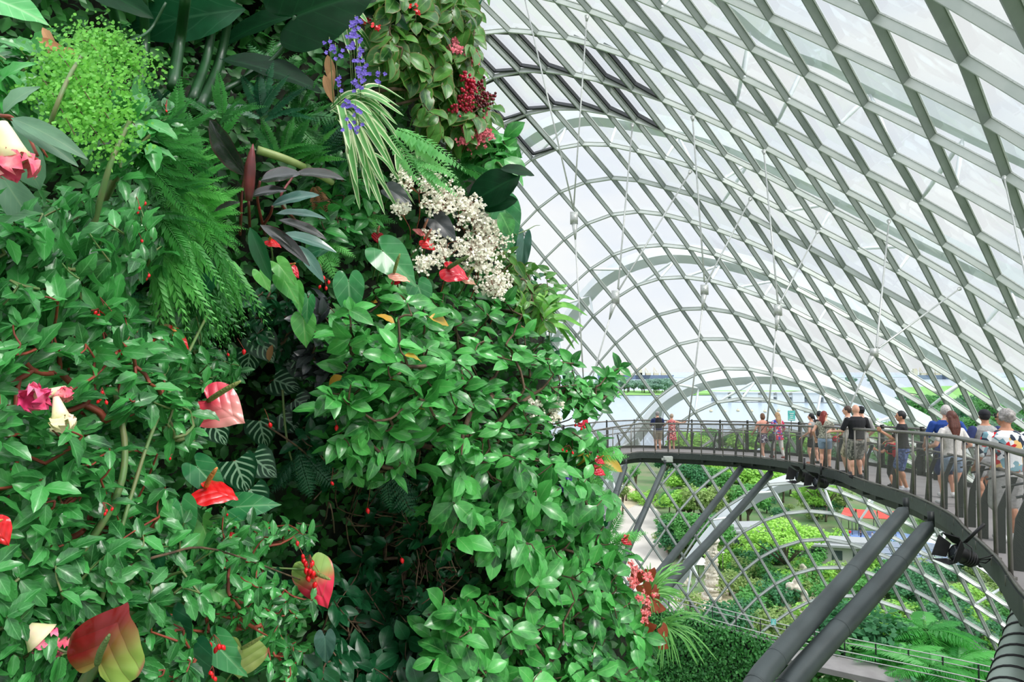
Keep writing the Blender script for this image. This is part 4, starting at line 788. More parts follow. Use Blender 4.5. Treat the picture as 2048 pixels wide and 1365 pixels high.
parasol('white parasol on the right of the play terrace by the near spotlight',1868,1108,whitep,1.5); parasol('second white parasol on the play terrace, under the near spotlight',1885,1125,whitep,1.3)
for k,(x0,x1,y0,y1) in enumerate(((1690,1712,1044,1050),(1714,1752,1046,1054),(1756,1790,1047,1056))):
    a=gp(x0,y1+13); b=gp(x1,y1+16); u=nrm(b-a); L=np.linalg.norm(b-a); v=np.array([-u[1],u[0],0]); c0=(a+b)/2
    r=thing('awning',('leftmost and smallest red awning above the blue terrace','middle red awning above the blue terrace','right red awning, beside the thick prop')[k],'awning',c0)
    g=G(); R=np.array([[c0+u*s*L/2+v*t_*2.6+[0,0,4.1-abs(t_)*.9+.0*s] for t_ in(-1,-.5,0,.5,1)] for s in(-1,-.3,.3,1)]); g.grid(R); g.grid(R-[0,0,.08]); sub(g,'fabric',[redp],r,False)
    g=G(); 
    for s in(-1,1):
        for t_ in(-1,1): g.tube([c0+u*s*L*.48+v*t_*2.5,c0+u*s*L*.48+v*t_*2.5+[0,0,3.2]],.07,6)
    sub(g,'support_frame',[postm],r)
bl=pm('blue_play_surface',lin(96,128,196),.7,0,lin(150,178,222),.5)
flat('play_terrace',pxp([(1682,1062),(1800,1066),(1880,1085),(1905,1120),(1800,1112),(1690,1088)]),bl,.12,label='blue play terrace under the red awnings',cat='terrace')
# buildings
bw=pm('pale_grey_wall',lin(196,198,194),.8); brf=pm('grey_roof',lin(168,172,174),.7); bwin=pm('dark_window',lin(70,84,90),.2)
def house(lab,x,y,w_,d_,h_,rot=0.,roof=.7):
    P=gp(x,y); r=thing('pavilion',lab,'building',P); u=np.array([math.cos(rot),math.sin(rot),0]); v=np.array([-u[1],u[0],0]); g=G(); g.box(P+[0,0,h_/2],(w_/2,d_/2,h_/2),u,v); sub(g,'wall',[bw],r,False)
    g=G(); g.box(P+[0,0,h_+.15],(w_/2+roof,d_/2+roof,.15),u,v); g.box(P+[0,0,h_+.45],(w_/2*.8,d_/2*.8,.2),u,v); sub(g,'roof',[brf],r,False)
    for k in range(max(2,int(w_/2.5))):
        c=P-v*(d_/2)+u*(-w_/2+(k+.5)*w_/max(2,int(w_/2.5)))+[0,0,h_*.52]; g=G(); g.box(c,(.7,.06,h_*.26),u,v); sub(g,'window',[bwin],r,False)
house('low pale pavilion behind the stone column, under the lime tree',1497,1098,8,5,3.2,.1)
house('long low pavilion roof to the right of the lime tree',1668,1122,14,4.5,2.6,-.25)
house('small pale building between the trees below the couple',1372,1000,6,5,3.)
P=gp(1838,1150); r=thing('solar_roof','sloping grey solar panel roof below the near spotlight','roof',P); g=G(); u=nrm(np.array([1,-.25,0])); v=np.array([.25,1,0]); v=nrm(v)
for k in range(6):
    for j in range(3): g.box(P+u*(k-2.5)*1.75+v*(j-1)*1.75+[0,0,3.+(j-1)*.5],(.82,.82,.03),u,nrm(v+[0,0,.28]),nrm(np.cross(u,nrm(v+[0,0,.28]))))
sub(g,'solar_panel',[pm('solar_panel_glass',lin(128,140,158),.3)],r,False)['kind']='stuff'; g=G(); g.box(P+[0,0,2.7],(5.4,.1,.1),u,v); 
for s in(-1,1): g.tube([P+u*s*4.8,P+u*s*4.8+[0,0,3.]],.12,6)
sub(g,'support_frame',[postm],r)
# lamp posts and bollards
for k,(x,y,h_) in enumerate(((1520,1108,4),(1446,1155,3.2),(1245,1018,4.5),(1880,1238,3.5))):
    P=gp(x,y); r=thing('lamp_post',('slim lamp post by the pale pavilion','short lamp post right of the stone column','slim lamp post by the leftmost prop','slim lamp post in the bushes right of the thick props')[k],'lamp post',P)
    g=G(); g.tube([P,P+[0,0,h_]],[.08,.05],6); sub(g,'pole',[postm],r); g=G(); g.ell(P+[0,0,h_+.1],(.3,.3,.12),10,6); sub(g,'lamp_head',[whitep],r)
for k,(x,y) in enumerate(((1474,1183),(1526,1184),(1393,1176))):
    P=gp(x,y); r=thing('bollard',('white bollard right of the stone column','white bollard between column and rock sculpture','white bollard left of the stone column')[k],'bollard',P); g=G(); g.tube([P,P+[0,0,1.0]],.13,10); sub(g,'body',[whitep],r); g=G(); g.tube([P+[0,0,1.],P+[0,0,1.08],P+[0,0,1.12]],[.16,.16,.08],10); sub(g,'cap',[brf],r)
for k,(x,y,l) in enumerate(((1334,1108,'person in a white top walking on the pale road'),(1339,1090,'person in dark clothes further up the pale road'),(1346,1100,'person in pale clothes at the kerb under the third prop'))):
    person(l,x,0,1.7,(0,180,30)[k],'tan',(white,black,grey)[k],(denim,black,khaki)[k],hb,P0=gp(x,y,.06),vs=.03)
for k,(x,y) in enumerate(((1700,1078),(1722,1082),(1745,1084),(1768,1080),(1838,1094),(1720,1066),(1835,1098),(1760,1094))):
    person('tiny distant visitor on the blue play terrace',x,0,1.6,k*50,'tan',(redc,black,white)[k%3],(denim,navy)[k%2],hb,P0=gp(x,y,.13),vs=.04)['group' if False else 0]['group']='visitors on the blue terrace'
def carv(lab,x,y,col,rot):
    P=gp(x,y,.06); r=thing('car',lab,'car',P); u=np.array([math.cos(rot),math.sin(rot),0]); v=np.array([-u[1],u[0],0])
    prof=[(-2.1,.35),(-2.1,.85),(-1.5,1.0),(-1.0,1.4),(.5,1.42),(1.1,1.0),(2.0,.85),(2.15,.4)]; g=G(); R=np.array([[P+u*a+v*s+[0,0,b] for a,b in prof] for s in(-.85,-.8,.8,.85)]); g.grid(R)
    for s in(-1,1): g.add([P+u*a+v*.85*s+[0,0,b] for a,b in prof],[[0,1,2,7],[2,3,4,5],[2,5,6,7]])
    sub(g,'body',[col],r,False)
    for a in(-1.3,1.3):
        for s in(-1,1): g=G(); c=P+u*a+v*s*.8+[0,0,.33]; g.tube([c-v*.1,c+v*.1],.33,12); sub(g,'wheel',[blk],r)
carv('small dark blue car parked under the trees right of the road',1408,1044,pm('dark_blue_car',lin(40,60,90),.3),.3)
# ================================================================ lower path, hedge and planting inside the dome
LP=cr([gp(1130,1170,12),gp(1250,1202,12),gp(1340,1227,12),gp(1460,1259,12),gp(1567,1288,12),gp(1676,1313,12),gp(1883,1356,12),gp(2060,1398,12)],4)
tg2=nrm(np.gradient(LP,axis=0)); nn=np.stack([tg2[:,1],-tg2[:,0],0*tg2[:,0]],-1); NP=LP+nn*2.1
railm=pm('pale_steel_rail',lin(200,204,198),.4,.2); Lr=thing('lower_path','lower grey walkway with slim rails running behind the thick props','walkway',LP[10]); g=G(); g.grid(np.stack([LP,NP,NP-[0,0,.3],LP-[0,0,.3]],1),close=True); sub(g,'deck',[deckm],Lr,False)
g=G(); g.grid(np.stack([LP+[0,0,.1],LP+nn*.05+[0,0,.1],LP+nn*.05-[0,0,.35],LP-nn*.05-[0,0,.35]],1),close=True); sub(g,'kerb',[dark],Lr,False)
for Pp,s0 in ((LP,0),(NP,30)):
    for h in (1.1,.82): g=G(); g.tube((Pp+[0,0,h])[s0//3:],.03,6); sub(g,'handrail',[railm],Lr)
    La=arc(Pp)
    for s in np.arange(1 if s0==0 else 26.,La[-1],1.55):
        p=samp(Pp,La,s); g=G(); g.box(p+[0,0,.55],(.02,.05,.55)); sub(g,'post',[dark],Lr,False)
flat('inner_ground',[(-40,10),(58,14),(48,46),(24,60),(-20,58)],pm('dark_planted_soil',lin(40,62,36),.95,0,lin(30,40,26),.8),2.,label='planted ground inside the dome below the lower path',cat='ground')
hm=leafm('hedge_leaves',lin(34,96,48),lin(84,156,78),None,rough=.5)
def scat(P,N,n,L,jit,tp,mat,name,r=.5,droop=.5):
    k=rng.integers(0,len(P),n); T=P[k]+rng.normal(size=(n,3))*jit; Y=nrm(rng.normal(size=(n,3))*.7+[0,0,-droop]); g=G(); g.inst(tp,T,Y,N[k]+rng.normal(size=(n,3))*.5,L*rng.uniform(.6,1.4,n)); return g
lf=leaf(.32,1,.7,2,2,.15,.2)
a=np.linspace(0,1,150); aN=arc(NP); base=samp(NP,aN,aN[1]+a*(aN[16]-aN[1])); PP=[];NN=[]
for z0 in np.linspace(0,1,30):
    th0=z0*1.2; PP.append(base+[0,-.25-.6*math.sin(th0*2)-.9*z0,.55-z0*9.5+.25*math.cos(th0*3)]); NN.append(np.tile([.1,-1,.5-.4*z0],(len(base),1)))
PP=np.concatenate(PP);NN=np.concatenate(NN)
r=thing('hedge','dark green creeper hedge spilling over the side of the lower path','hedge',base[30]); sub(scat(PP,NN,38000,.19,[.1,.3,.2],lf,hm,'f'),'foliage',[hm],r)
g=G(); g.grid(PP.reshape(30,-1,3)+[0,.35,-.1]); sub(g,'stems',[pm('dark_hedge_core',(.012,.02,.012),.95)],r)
# bushes inside, right of the hedge
fernm=leafm('tree_fern_fronds',lin(40,128,58),lin(96,184,88),None,rough=.45,trans=.35)
fr=frond(30,.3,.1,.5,.8,66,seed=3)
def treefern(lab,x,y,D,R,n=24,tr=3.,tiers=1):
    P=at(x,y,D); r=thing('tree_fern',lab,'fern',P-[0,0,tr]); g=G()
    for k in range(n*tiers):
        a=k*2.4+R_.random()*.3; q=(k//n)*.5; el=.55-.9*(k%n)/n-q*.3; Y=np.array([math.cos(a)*math.cos(el),math.sin(a)*math.cos(el),math.sin(el)]); g.inst(fr,P-[0,0,q],Y,[0,0,1.],R*R_.uniform(.8,1.1))
    sub(g,'frond',[fernm],r); g=G(); g.tube([P-[0,0,tr],P-[0,0,.1]],[.14,.1],8); sub(g,'trunk',[bark],r)
treefern('bright green tree fern crown rising behind the lower path, tallest of the group',1850,1262,41,3.0,34,6)
treefern('tree fern left below the tallest crown, behind the lower rails',1795,1310,38.5,2.4,28,6); treefern('tree fern right of the tallest crown at the foot of the glass',1915,1322,38,2.6,28,6); treefern('low tree fern in front of the tallest crown',1862,1335,36.5,2.3,24,4); treefern('tree fern beside the banded duct at lower right',1975,1350,37,2.2,22,5)
for k,(x,y,D,s,lab) in enumerate(((1690,1285,42,1.5,'dark bush behind the lower path right of the thick props'),(1735,1290,42,1.5,'dense dark bush left of the tree ferns'),(1640,1300,40,1.2,'low bush between the thick props and the lower path'),(1760,1262,44,1.3,'bushy green plant above the dense dark bush'),(1600,1268,43,1.1,'small bush glimpsed between the two thick props'))):
    P=at(x,y,D); put(BS[(3,3,0,1,2)[k]],P-[0,0,2.2],k,s*1.35,lab,'planting behind the lower path'[:0] or None)
for k in range(16):
    x=1590+k*30; P=at(x,1440+R_.uniform(-8,10),31); put(BS[(3,0,2)[k%3]],P-[0,0,1.5],k,1.3,'dark bush along the bottom edge below the lower path','bushes below the lower path')
# duct with rings
ductm=pm('pale_insulated_duct',lin(176,192,180),.45,.3,lin(160,178,166),3.)
P=[at(2090,1215,8.2),at(2056,1330,7.6),at(2030,1420,7.1)]; P=cr(P,8); r=thing('banded_duct','pale round duct with dark bands in the lower right corner','duct',P[0]); g=G(); g.tube(P,.285,28); sub(g,'pipe',[ductm],r)
La=arc(P)
for s in np.arange(.05,La[-1],.2):
    p=samp(P,La,s); d=nrm(samp(P,La,s+.02)-p); g=G(); g.tube([p-d*.012,p+d*.012],.297,28); sub(g,'band',[blk],r)

# ================================================================ planted wall of the mountain
XS=[-400,0,200,400,600,800,1000,1200,1350]; DS=[1.2,1.3,1.45,1.75,2.1,2.5,3.0,3.6,4.2]
YB=[-500,0,50,100,130,200,260,300,330,400,450,480,560,620,680,740,800,830,880,930,980,1080,1140,1200,1300,1365,1800]
XB=[1000,955,958,955,960,990,985,1005,1035,1030,1035,1040,1090,1110,1130,1150,1160,1120,1140,1170,1210,1235,1265,1290,1310,1330,1400]
def bump(x,y,cx,cy,rx,ry): return np.exp(-((x-cx)/rx)**2-((y-cy)/ry)**2)
def Dw(x,y):
    x=np.asarray(x,float);y=np.asarray(y,float)
    return np.interp(x,XS,DS)+.55*bump(x,y,740,1180,110,230)+.35*bump(x,y,520,780,110,170)+.4*bump(x,y,420,60,200,110)+.3*bump(x,y,330,620,80,60)-.15*bump(x,y,930,760,220,200)
def Wp(x,y,off=0.): return at(x,y,float(Dw(x,y))-off)
def atv(X,Y,D):
    u=(np.asarray(X)-1024)/F; v=(682.5-np.asarray(Y))/F; c,s=math.cos(PIT),math.sin(PIT); d=np.stack([u,c-v*s,s+v*c],-1); d=d/d[...,1:2]
    return d*np.asarray(D)[...,None]+[0,0,CZ]
CAMX=np.array([1.,0,0]);CAMZ=np.array([0,-math.sin(PIT),math.cos(PIT)])
# base mass
a=np.linspace(0,1,130); rows=[]
r0=np.random.default_rng(3); ny=np.linspace(-500,1750,150)
from mathutils import noise as MN
for y in ny:
    xe=np.interp(y,YB,XB)-38; X=-400+(xe+400)*np.clip(a/.82,0,1); ex=np.clip((a-.82)/.18,0,1)
    D=Dw(X,y)+.42
    P=atv(X,np.full_like(X,y),D)
    for k in range(len(P)): P[k]+=np.array([0,-1,0])*(MN.noise(Vector(P[k]*5))*.1+MN.noise(Vector(P[k]*16))*.03)
    P+=np.stack([-2.2*ex**1.6,8*ex**1.2,0*ex],-1); rows.append(P)
rockm=pm('mossy_dark_peat',lin(34,44,26),.95,0,lin(20,24,16),22.,.8)
g=G(); g.grid(rows); base_o=g.build('mountain_wall',rockm); tag(base_o,'dark mossy face of the planted mountain behind all the plants','planted wall',None,'structure')
# leaf materials
M={}
M['under']=leafm('undergrowth_leaves',lin(24,70,34),lin(62,130,58),None,rough=.45)
M['gloss']=leafm('glossy_shrub_leaves',lin(10,64,30),lin(82,174,80),lin(150,214,130),.35,5,rough=.32,trans=.16,coat=.12,spots=None)
M['gyell']=leafm('yellowing_leaves',lin(190,170,70),lin(220,150,60),None,rough=.4)
M['serr']=leafm('serrated_leaves',lin(8,56,26),lin(70,156,74),lin(130,200,130),.5,6,rough=.34,trans=.16,coat=.1)
M['top']=leafm('ribbed_leaves',lin(16,66,32),lin(92,150,66),lin(140,186,104),.5,4,rough=.34,edge=lin(128,120,70))
M['fern']=leafm('fern_leaves',lin(26,92,46),lin(74,152,70),None,rough=.45,trans=.35)
M['fernl']=leafm('light_fern_leaves',lin(60,146,70),lin(116,200,100),None,rough=.45,trans=.4)
M['mint']=leafm('mint_fern_leaves',lin(100,182,104),lin(150,218,136),None,rough=.45,trans=.4)
M['maiden']=leafm('maidenhair_leaves',lin(70,150,50),lin(130,204,84),None,rough=.5,trans=.4)
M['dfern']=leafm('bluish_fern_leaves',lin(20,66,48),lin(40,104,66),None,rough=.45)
M['brown']=leafm('dry_leaves',lin(150,96,60),lin(196,150,110),lin(120,80,50),.3,rough=.8,trans=.1)
M['anth']=leafm('anthurium_leaves',lin(34,112,66),lin(72,150,88),lin(150,205,150),.55,4,rough=.3,coat=.2)
M['anthl']=leafm('young_anthurium_leaves',lin(64,150,72),lin(110,190,90),lin(170,220,140),.5,4,rough=.3,coat=.2)
M['anthd']=leafm('old_anthurium_leaves',lin(18,72,48),lin(36,98,62),lin(90,150,110),.5,4,rough=.3)
M['rhodo']=leafm('grey_green_leaves',lin(74,112,88),lin(98,140,106),lin(140,170,130),.35,9,rough=.5)
M['bronze']=leafm('bronze_leaves',lin(28,34,30),lin(44,50,42),lin(70,70,60),.4,8,rough=.25,edge=lin(60,34,36),coat=.3,trans=.08)
M['slate']=leafm('blue_slate_leaves',lin(48,84,78),lin(66,106,92),lin(110,150,130),.4,9,rough=.3,trans=.08,coat=.2)
M['giant']=leafm('giant_dark_leaves',lin(6,40,20),lin(12,58,30),lin(30,86,46),.5,6,rough=.5,trans=.35,spec=.2)
M['hosta']=leafm('pale_ribbed_leaf',lin(84,170,96),lin(110,196,120),lin(190,232,180),.6,5,rough=.35)
M['spider']=leafm('striped_leaves',lin(66,130,62),lin(96,160,84),lin(226,236,190),.95,1,rough=.4,kind='par')
M['grass']=leafm('spiky_leaves',lin(70,150,60),lin(140,200,90),None,rough=.4,trans=.35)
M['silver']=leafm('silver_mottled_leaves',lin(14,56,34),lin(22,74,44),lin(170,214,176),.85,5,rough=.35,kind='mot')
M['dusk']=leafm('dusky_leaves',lin(34,40,44),lin(66,72,74),lin(110,116,116),.4,5,rough=.35)
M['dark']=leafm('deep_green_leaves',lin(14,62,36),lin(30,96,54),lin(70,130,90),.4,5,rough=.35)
M['redleaf']=leafm('rust_begonia_leaves',lin(120,44,30),lin(150,72,44),lin(190,110,80),.4,5,rough=.4,trans=.35)
M['bamboo']=leafm('narrow_bamboo_leaves',lin(70,140,66),lin(120,178,96),None,rough=.5,trans=.35)
stem=pm('brown_twigs',lin(104,84,62),.8,0,lin(70,56,42),40.); gstem=pm('green_stems',lin(92,128,70),.5,0,lin(112,120,74),30.); rstem=pm('reddish_stems',lin(150,70,48),.6,0,lin(120,60,44),30.)
dstem=pm('dark_green_stalks',lin(26,74,34),.4,0,lin(20,60,28),10.)
T_={'ov':leaf(.26,1.,.8,7,4,.3,.4,.09),'obo':leaf(.3,1.2,.8,7,4,.25,.4,.08),'ser':leaf(.24,.95,.8,8,4,.35,.3,.1,serr=.07),'low':leaf(.28,1,.75,3,2,.25,.25),'heart':heartleaf(.42,.24,.22,0,.14,.03),'heartc':heartleaf(.48,.26,.16,.35,.05,.05),'lance':leaf(.14,.9,.8,8,4,.3,.3,.05),'strap':leaf(.035,.6,.35,12,2,.3,.9),'big':leaf(.26,1.,.7,10,6,.2,.2,.04),'round':leaf(.5,1.,.6,8,6,.1,.2,.06,heart=.15,serr=.02)}
FR={'fern':frond(22,.17,.28,.45,.8,74,seed=1),'fernw':frond(24,.2,.16,.6,.8,58,seed=2),'bi':frond(15,.3,.26,.35,.9,62,bi=True,seed=4),'mint':frond(20,.17,.3,.35,.8,76,seed=6),'weep':frond(13,.2,.15,1.0,.6,34,seed=7)}
def inpoly(P,x,y):
    P=np.array(P);n=len(P);c=np.zeros(len(x),bool);j=n-1
    for i in range(n):
        k=((P[i,1]>y)!=(P[j,1]>y))&(x<(P[j,0]-P[i,0])*(y-P[i,1])/(P[j,1]-P[i,1]+1e-9)+P[i,0]); c^=k; j=i
    return c
def spts(poly,n,sd):
    r=np.random.default_rng(sd);P=np.array(poly,float); lo_,hi_=P.min(0),P.max(0); X=[];Y=[]
    while len(X)<n:
        x=r.uniform(lo_[0],hi_[0],4*n);y=r.uniform(lo_[1],hi_[1],4*n);k=inpoly(P,x,y);X+=list(x[k]);Y+=list(y[k])
    return np.array(X[:n]),np.array(Y[:n]),r
def bush(name,label,poly,n,root,L,tpl,mat,sd,off=(0.,.35),k=5,droop=.5,br=stem,thick=1.,out=(.3,-.7,.45),ring_=.85,cat='shrub',group=None,yellow=.0,lev=1,oppo=False):
    X,Y,r=spts(poly,n,sd); o_=r.uniform(off[0],off[1],n); C=atv(X,Y,Dw(X,Y)-o_)
    R0=atv(np.array([root[0]]),np.array([root[1]]),Dw(*[np.array([q]) for q in root])+.15)[0]
    rt=thing(name,label,cat,R0,group)
    # branching: join each tip to the nearest tip closer to the root
    dist=np.linalg.norm(C-R0,axis=1); od=np.argsort(dist); nodes_=[R0]; par=[-1]; nid={}
    g=G(); P=np.array([R0]); cnt=[0]
    for q in od:
        d=np.linalg.norm(P-C[q],axis=1)+.25*np.linalg.norm(P-R0,axis=1)*0+.35*np.abs(np.linalg.norm(P-R0,axis=1)-dist[q]*.6)
        j=int(np.argmin(d)); P=np.vstack([P,C[q]]); par.append(j); cnt.append(0)
    w_=np.ones(len(P))
    for q in range(len(P)-1,0,-1): w_[par[q]]+=w_[q]
    for q in range(1,len(P)):
        a_,b_=P[par[q]],P[q]; m_=(a_+b_)/2+r.normal(size=3)*.06*np.linalg.norm(b_-a_)-[0,0,.04*np.linalg.norm(b_-a_)]
        g.tube(cr([a_,m_,b_],2),np.linspace(.0013*w_[par[q]]**.42 if par[q] else .0013*w_[q]**.42,.0013*w_[q]**.42,5)*thick*(1+C[0,1]*.15),4,cap=False)
    sub(g,'branches',[br],rt)
    f=G(); D=nrm(np.array(out)+r.normal(size=(n,3))*.45); A=nrm(np.cross(D,[0,0,1.])); B_=np.cross(D,A)
    T=[];YY=[];NN=[];S=[]
    for i in range(k):
        ph=i*2.4+r.uniform(0,.6,n)+r.uniform(0,6.28) if not oppo else i*pi+r.uniform(0,6.28,n)
        rad=np.cos(ph)[:,None]*A+np.sin(ph)[:,None]*B_; sc=r.uniform(.55,1.15,n); lift=r.uniform(-.1,.5,n)
        y_=nrm(rad*ring_+D*lift[:,None]-np.array([0,0,droop])*r.uniform(.3,1.2,n)[:,None]); T.append(C-D*(i*.12*L*r.uniform(.3,1.2,n))[:,None]*1.5); YY.append(y_); NN.append(D+np.array([.15,-.2,.55])+r.normal(size=(n,3))*.25); S.append(L*sc)
    T=np.concatenate(T);YY=np.concatenate(YY);NN=np.concatenate(NN);S=np.concatenate(S); mi=(r.random(len(T))<yellow).astype(int)
    ms=[mat]+([M['gyell']] if yellow else [])
    for q in set(mi): s_=mi==q; f.inst(T_[tpl],T[s_],YY[s_],NN[s_],S[s_],int(q))
    sub(f,'foliage',ms,rt); return rt
# dense low undergrowth over the whole face
g=G(); r=np.random.default_rng(11); n=16000; y=r.uniform(-350,1650,n); xe=np.interp(y,YB,XB)-25; x=-350+(xe+350)*r.random(n)**.85; D=Dw(x,y)+.36-r.uniform(0,.16,n)
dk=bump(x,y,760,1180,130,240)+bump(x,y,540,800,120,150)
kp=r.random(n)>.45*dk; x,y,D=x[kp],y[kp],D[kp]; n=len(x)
Tt=atv(x,y,D); g.inst(T_['low'],Tt,nrm(r.normal(size=(n,3))*[1,.5,.7]+[.1,-.2,-.3]),np.array([.25,-1,.5])+r.normal(size=(n,3))*.4,(.028+.012*D)*r.uniform(.5,1.1,n))
tag(g.build('undergrowth',M['under']),'tangle of small dark green creeping leaves clothing the wall behind the plants','undergrowth',None,'stuff')
# edge foliage wrapping round the flank of the mountain
g=G(); n=11000; y=r.uniform(-400,1700,n); x=np.interp(y,YB,XB)-38; q=r.random(n)**1.5; T0=atv(x,y,Dw(x,y)+.36)+np.stack([-2.2*q**1.6+r.uniform(-.12,.06,n),8*q**1.2+.05,0*q],-1)
g.inst(T_['low'],T0,nrm(r.normal(size=(n,3))+[.3,-.1,-.5]),np.array([.9,-.5,.5])+r.normal(size=(n,3))*.4,(.075+.16*q)*r.uniform(.6,1.1,n))
tag(g.build('flank_foliage',M['dark']),'dark leaves along the flank of the mountain behind the shrubs','undergrowth',None,'stuff')
# ---- shrubs
S1=[(655,640),(700,600),(760,575),(840,572),(930,585),(1010,600),(1080,640),(1120,690),(1160,740),(1205,775),(1190,830),(1120,850),(1100,900),(1130,960),(1090,980),(960,930),(860,900),(760,900),(690,860),(650,760)]
bush('glossy_shrub','large glossy green shrub in the middle, its top just below the white flower sprays',S1,300,(930,840),.08,'ov',M['gloss'],101,(-.1,.45),5,.4,thick=1.3,yellow=.005)
bush('glossy_shrub','glossy shrub with big drooping leaves beside the left end of the walkway',[(870,900),(1000,910),(1120,930),(1190,950),(1235,990),(1240,1060),(1215,1100),(1250,1150),(1180,1180),(1040,1120),(900,1080),(860,980)],150,(940,1120),.112,'obo',M['gloss'],102,(-.1,.4),5,.9,thick=1.2,yellow=.01)
bush('glossy_shrub','glossy shrub along the bottom edge, right of the dark hollow',[(880,1200),(1000,1170),(1150,1130),(1240,1120),(1265,1180),(1290,1230),(1310,1290),(1325,1365),(1330,1420),(1150,1430),(900,1430),(840,1330)],205,(1000,1330),.108,'obo',M['gloss'],103,(-.12,.38),5,.7,thick=1.2,yellow=.008)
bush('glossy_shrub','branch of glossy leaves reaching right in front of the lake',[(1130,760),(1185,775),(1210,735),(1240,735),(1230,780),(1180,830),(1130,810)],26,(1090,800),.085,'ov',M['gloss'],104,(0,.2),5,.4,thick=1.6)
bush('glossy_shrub','sprig of glossy leaves in front of the person in the red jacket',[(1120,850),(1180,865),(1215,880),(1240,900),(1225,925),(1160,915),(1120,900)],20,(1100,890),.1,'ov',M['gloss'],105,(0,.2),5,.6,thick=1.4,yellow=.05)
bush('glossy_shrub','thin branch of glossy leaves reaching left over the dark hollow',[(660,760),(720,740),(800,790),(830,880),(790,960),(720,900),(700,950),(670,880),(655,820)],60,(830,900),.075,'ov',M['gloss'],106,(.1,.4),5,.4,thick=1.2)
bush('top_shrub','ribbed-leaf shrub with pink flowers and berries at the top edge of the planting',[(775,-40),(960,-60),(955,60),(945,120),(975,190),(970,250),(925,280),(870,240),(820,170),(780,140),(765,60)],290,(850,180),.088,'obo',M['top'],107,(0,.4),5,.6,thick=1.2)
bush('leafy_shrub','light green leafy sprigs above the big dark leaf at the outline',[(985,255),(1010,265),(1025,300),(1040,320),(1010,340),(985,310),(975,280)],14,(960,310),.115,'obo',M['gloss'],108,(0,.2),6,.5)
bush('leafy_shrub','loose leafy sprigs with red buds beside the white flowers at the outline',[(1010,500),(1060,530),(1080,560),(1100,600),(1110,650),(1060,640),(1020,600),(1000,550)],45,(1000,620),.08,'ov',M['top'],109,(0,.3),4,.5)
for k,(lab,poly,n,root) in enumerate((('serrated-leaf bush with red bells at the left edge, below the grey-green leaves',[(-130,440),(60,400),(150,370),(220,400),(300,420),(330,500),(300,560),(160,600),(-130,620)],200,(150,700)),
('serrated-leaf bush around the drooping pink flower at the left edge',[(-130,600),(120,570),(240,600),(330,650),(360,720),(320,800),(240,860),(120,840),(-130,800)],190,(160,950)),
('serrated-leaf bush leaning over the large pink anthurium',[(300,640),(370,600),(420,660),(400,720),(460,700),(500,690),(470,760),(400,800),(400,880),(340,900),(290,800)],95,(230,960)),
('serrated-leaf bush left of the red anthurium with the orange spadix',[(-130,820),(100,850),(250,860),(330,900),(340,1000),(300,1080),(160,1100),(-130,1080)],190,(150,1200)),
('serrated-leaf bush in front of the largest red and green anthurium',[(-130,1080),(150,1100),(320,1060),(460,1020),(520,1060),(470,1120),(420,1200),(300,1215),(210,1210),(140,1230),(-130,1300)],260,(150,1400)),
('serrated-leaf arching branches reaching towards the green and pink anthurium',[(440,1020),(560,1040),(640,1070),(600,1090),(480,1100),(580,1180),(640,1200),(610,1240),(500,1230),(420,1190)],120,(220,1330)),
('serrated-leaf bush along the bottom left corner',[(-130,1290),(130,1250),(150,1365),(150,1420),(-130,1420)],70,(40,1440)),
('serrated-leaf sprigs between the two lowest anthuriums',[(300,1210),(400,1200),(470,1220),(560,1240),(620,1290),(600,1420),(540,1420),(560,1340),(450,1240),(400,1300),(420,1420),(300,1420)],120,(400,1440)))):
    bush('serrated_leaf_bush',lab,poly,int(n*1.28),root,(.05,.048,.045,.048,.046,.04,.048,.04)[k],'ser',M['serr'],120+k,(-.1,.36),5,.35,br=rstem if k%2 else gstem,thick=.9,ring_=.8)
bush('serrated_leaf_bush','sparse sprigs with a red bell reaching up beside the maidenhair fern',[(230,230),(330,205),(350,240),(290,300),(250,330),(225,360)],24,(200,420),.06,'ser',M['serr'],131,(.1,.3),5,.4,br=gstem,thick=1.8)
bush('serrated_leaf_bush','sprigs at the left edge above the grey-green leaves',[(-40,80),(50,70),(90,120),(60,230),(20,300),(-40,300)],30,(20,420),.06,'ser',M['serr'],132,(0,.2),5,.4,br=gstem)
bush('dusky_leaf_plant','dusky grey-leaved plant left of the middle shrub',[(610,600),(660,590),(690,650),(700,740),(660,770),(620,720)],46,(660,760),.062,'ov',M['dusk'],140,(.05,.2),5,.5,cat='plant')
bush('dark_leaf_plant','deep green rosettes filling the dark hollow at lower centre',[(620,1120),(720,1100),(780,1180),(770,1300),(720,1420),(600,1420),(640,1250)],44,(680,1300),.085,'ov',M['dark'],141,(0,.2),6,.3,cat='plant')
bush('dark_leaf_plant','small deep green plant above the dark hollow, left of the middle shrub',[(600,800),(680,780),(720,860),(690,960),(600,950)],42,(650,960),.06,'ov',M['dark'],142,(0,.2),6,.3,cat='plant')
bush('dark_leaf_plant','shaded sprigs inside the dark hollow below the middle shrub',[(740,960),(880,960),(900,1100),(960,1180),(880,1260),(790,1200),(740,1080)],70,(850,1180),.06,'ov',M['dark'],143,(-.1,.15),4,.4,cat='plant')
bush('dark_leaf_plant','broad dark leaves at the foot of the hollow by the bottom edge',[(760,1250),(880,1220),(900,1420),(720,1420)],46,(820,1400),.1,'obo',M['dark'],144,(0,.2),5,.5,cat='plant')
bush('small_leaf_plant','small round-leaved plant under the two red anthuriums at the left of centre',[(520,580),(620,590),(640,690),(560,720),(480,640)],70,(560,720),.036,'obo',M['dark'],145,(0,.15),6,.2,cat='plant')
bush('small_leaf_plant','leafy tangle between the pale stem and the white flowers',[(640,300),(740,330),(770,400),(740,470),(650,470),(620,400)],80,(690,480),.06,'ov',M['serr'],146,(0,.2),5,.3,cat='plant')
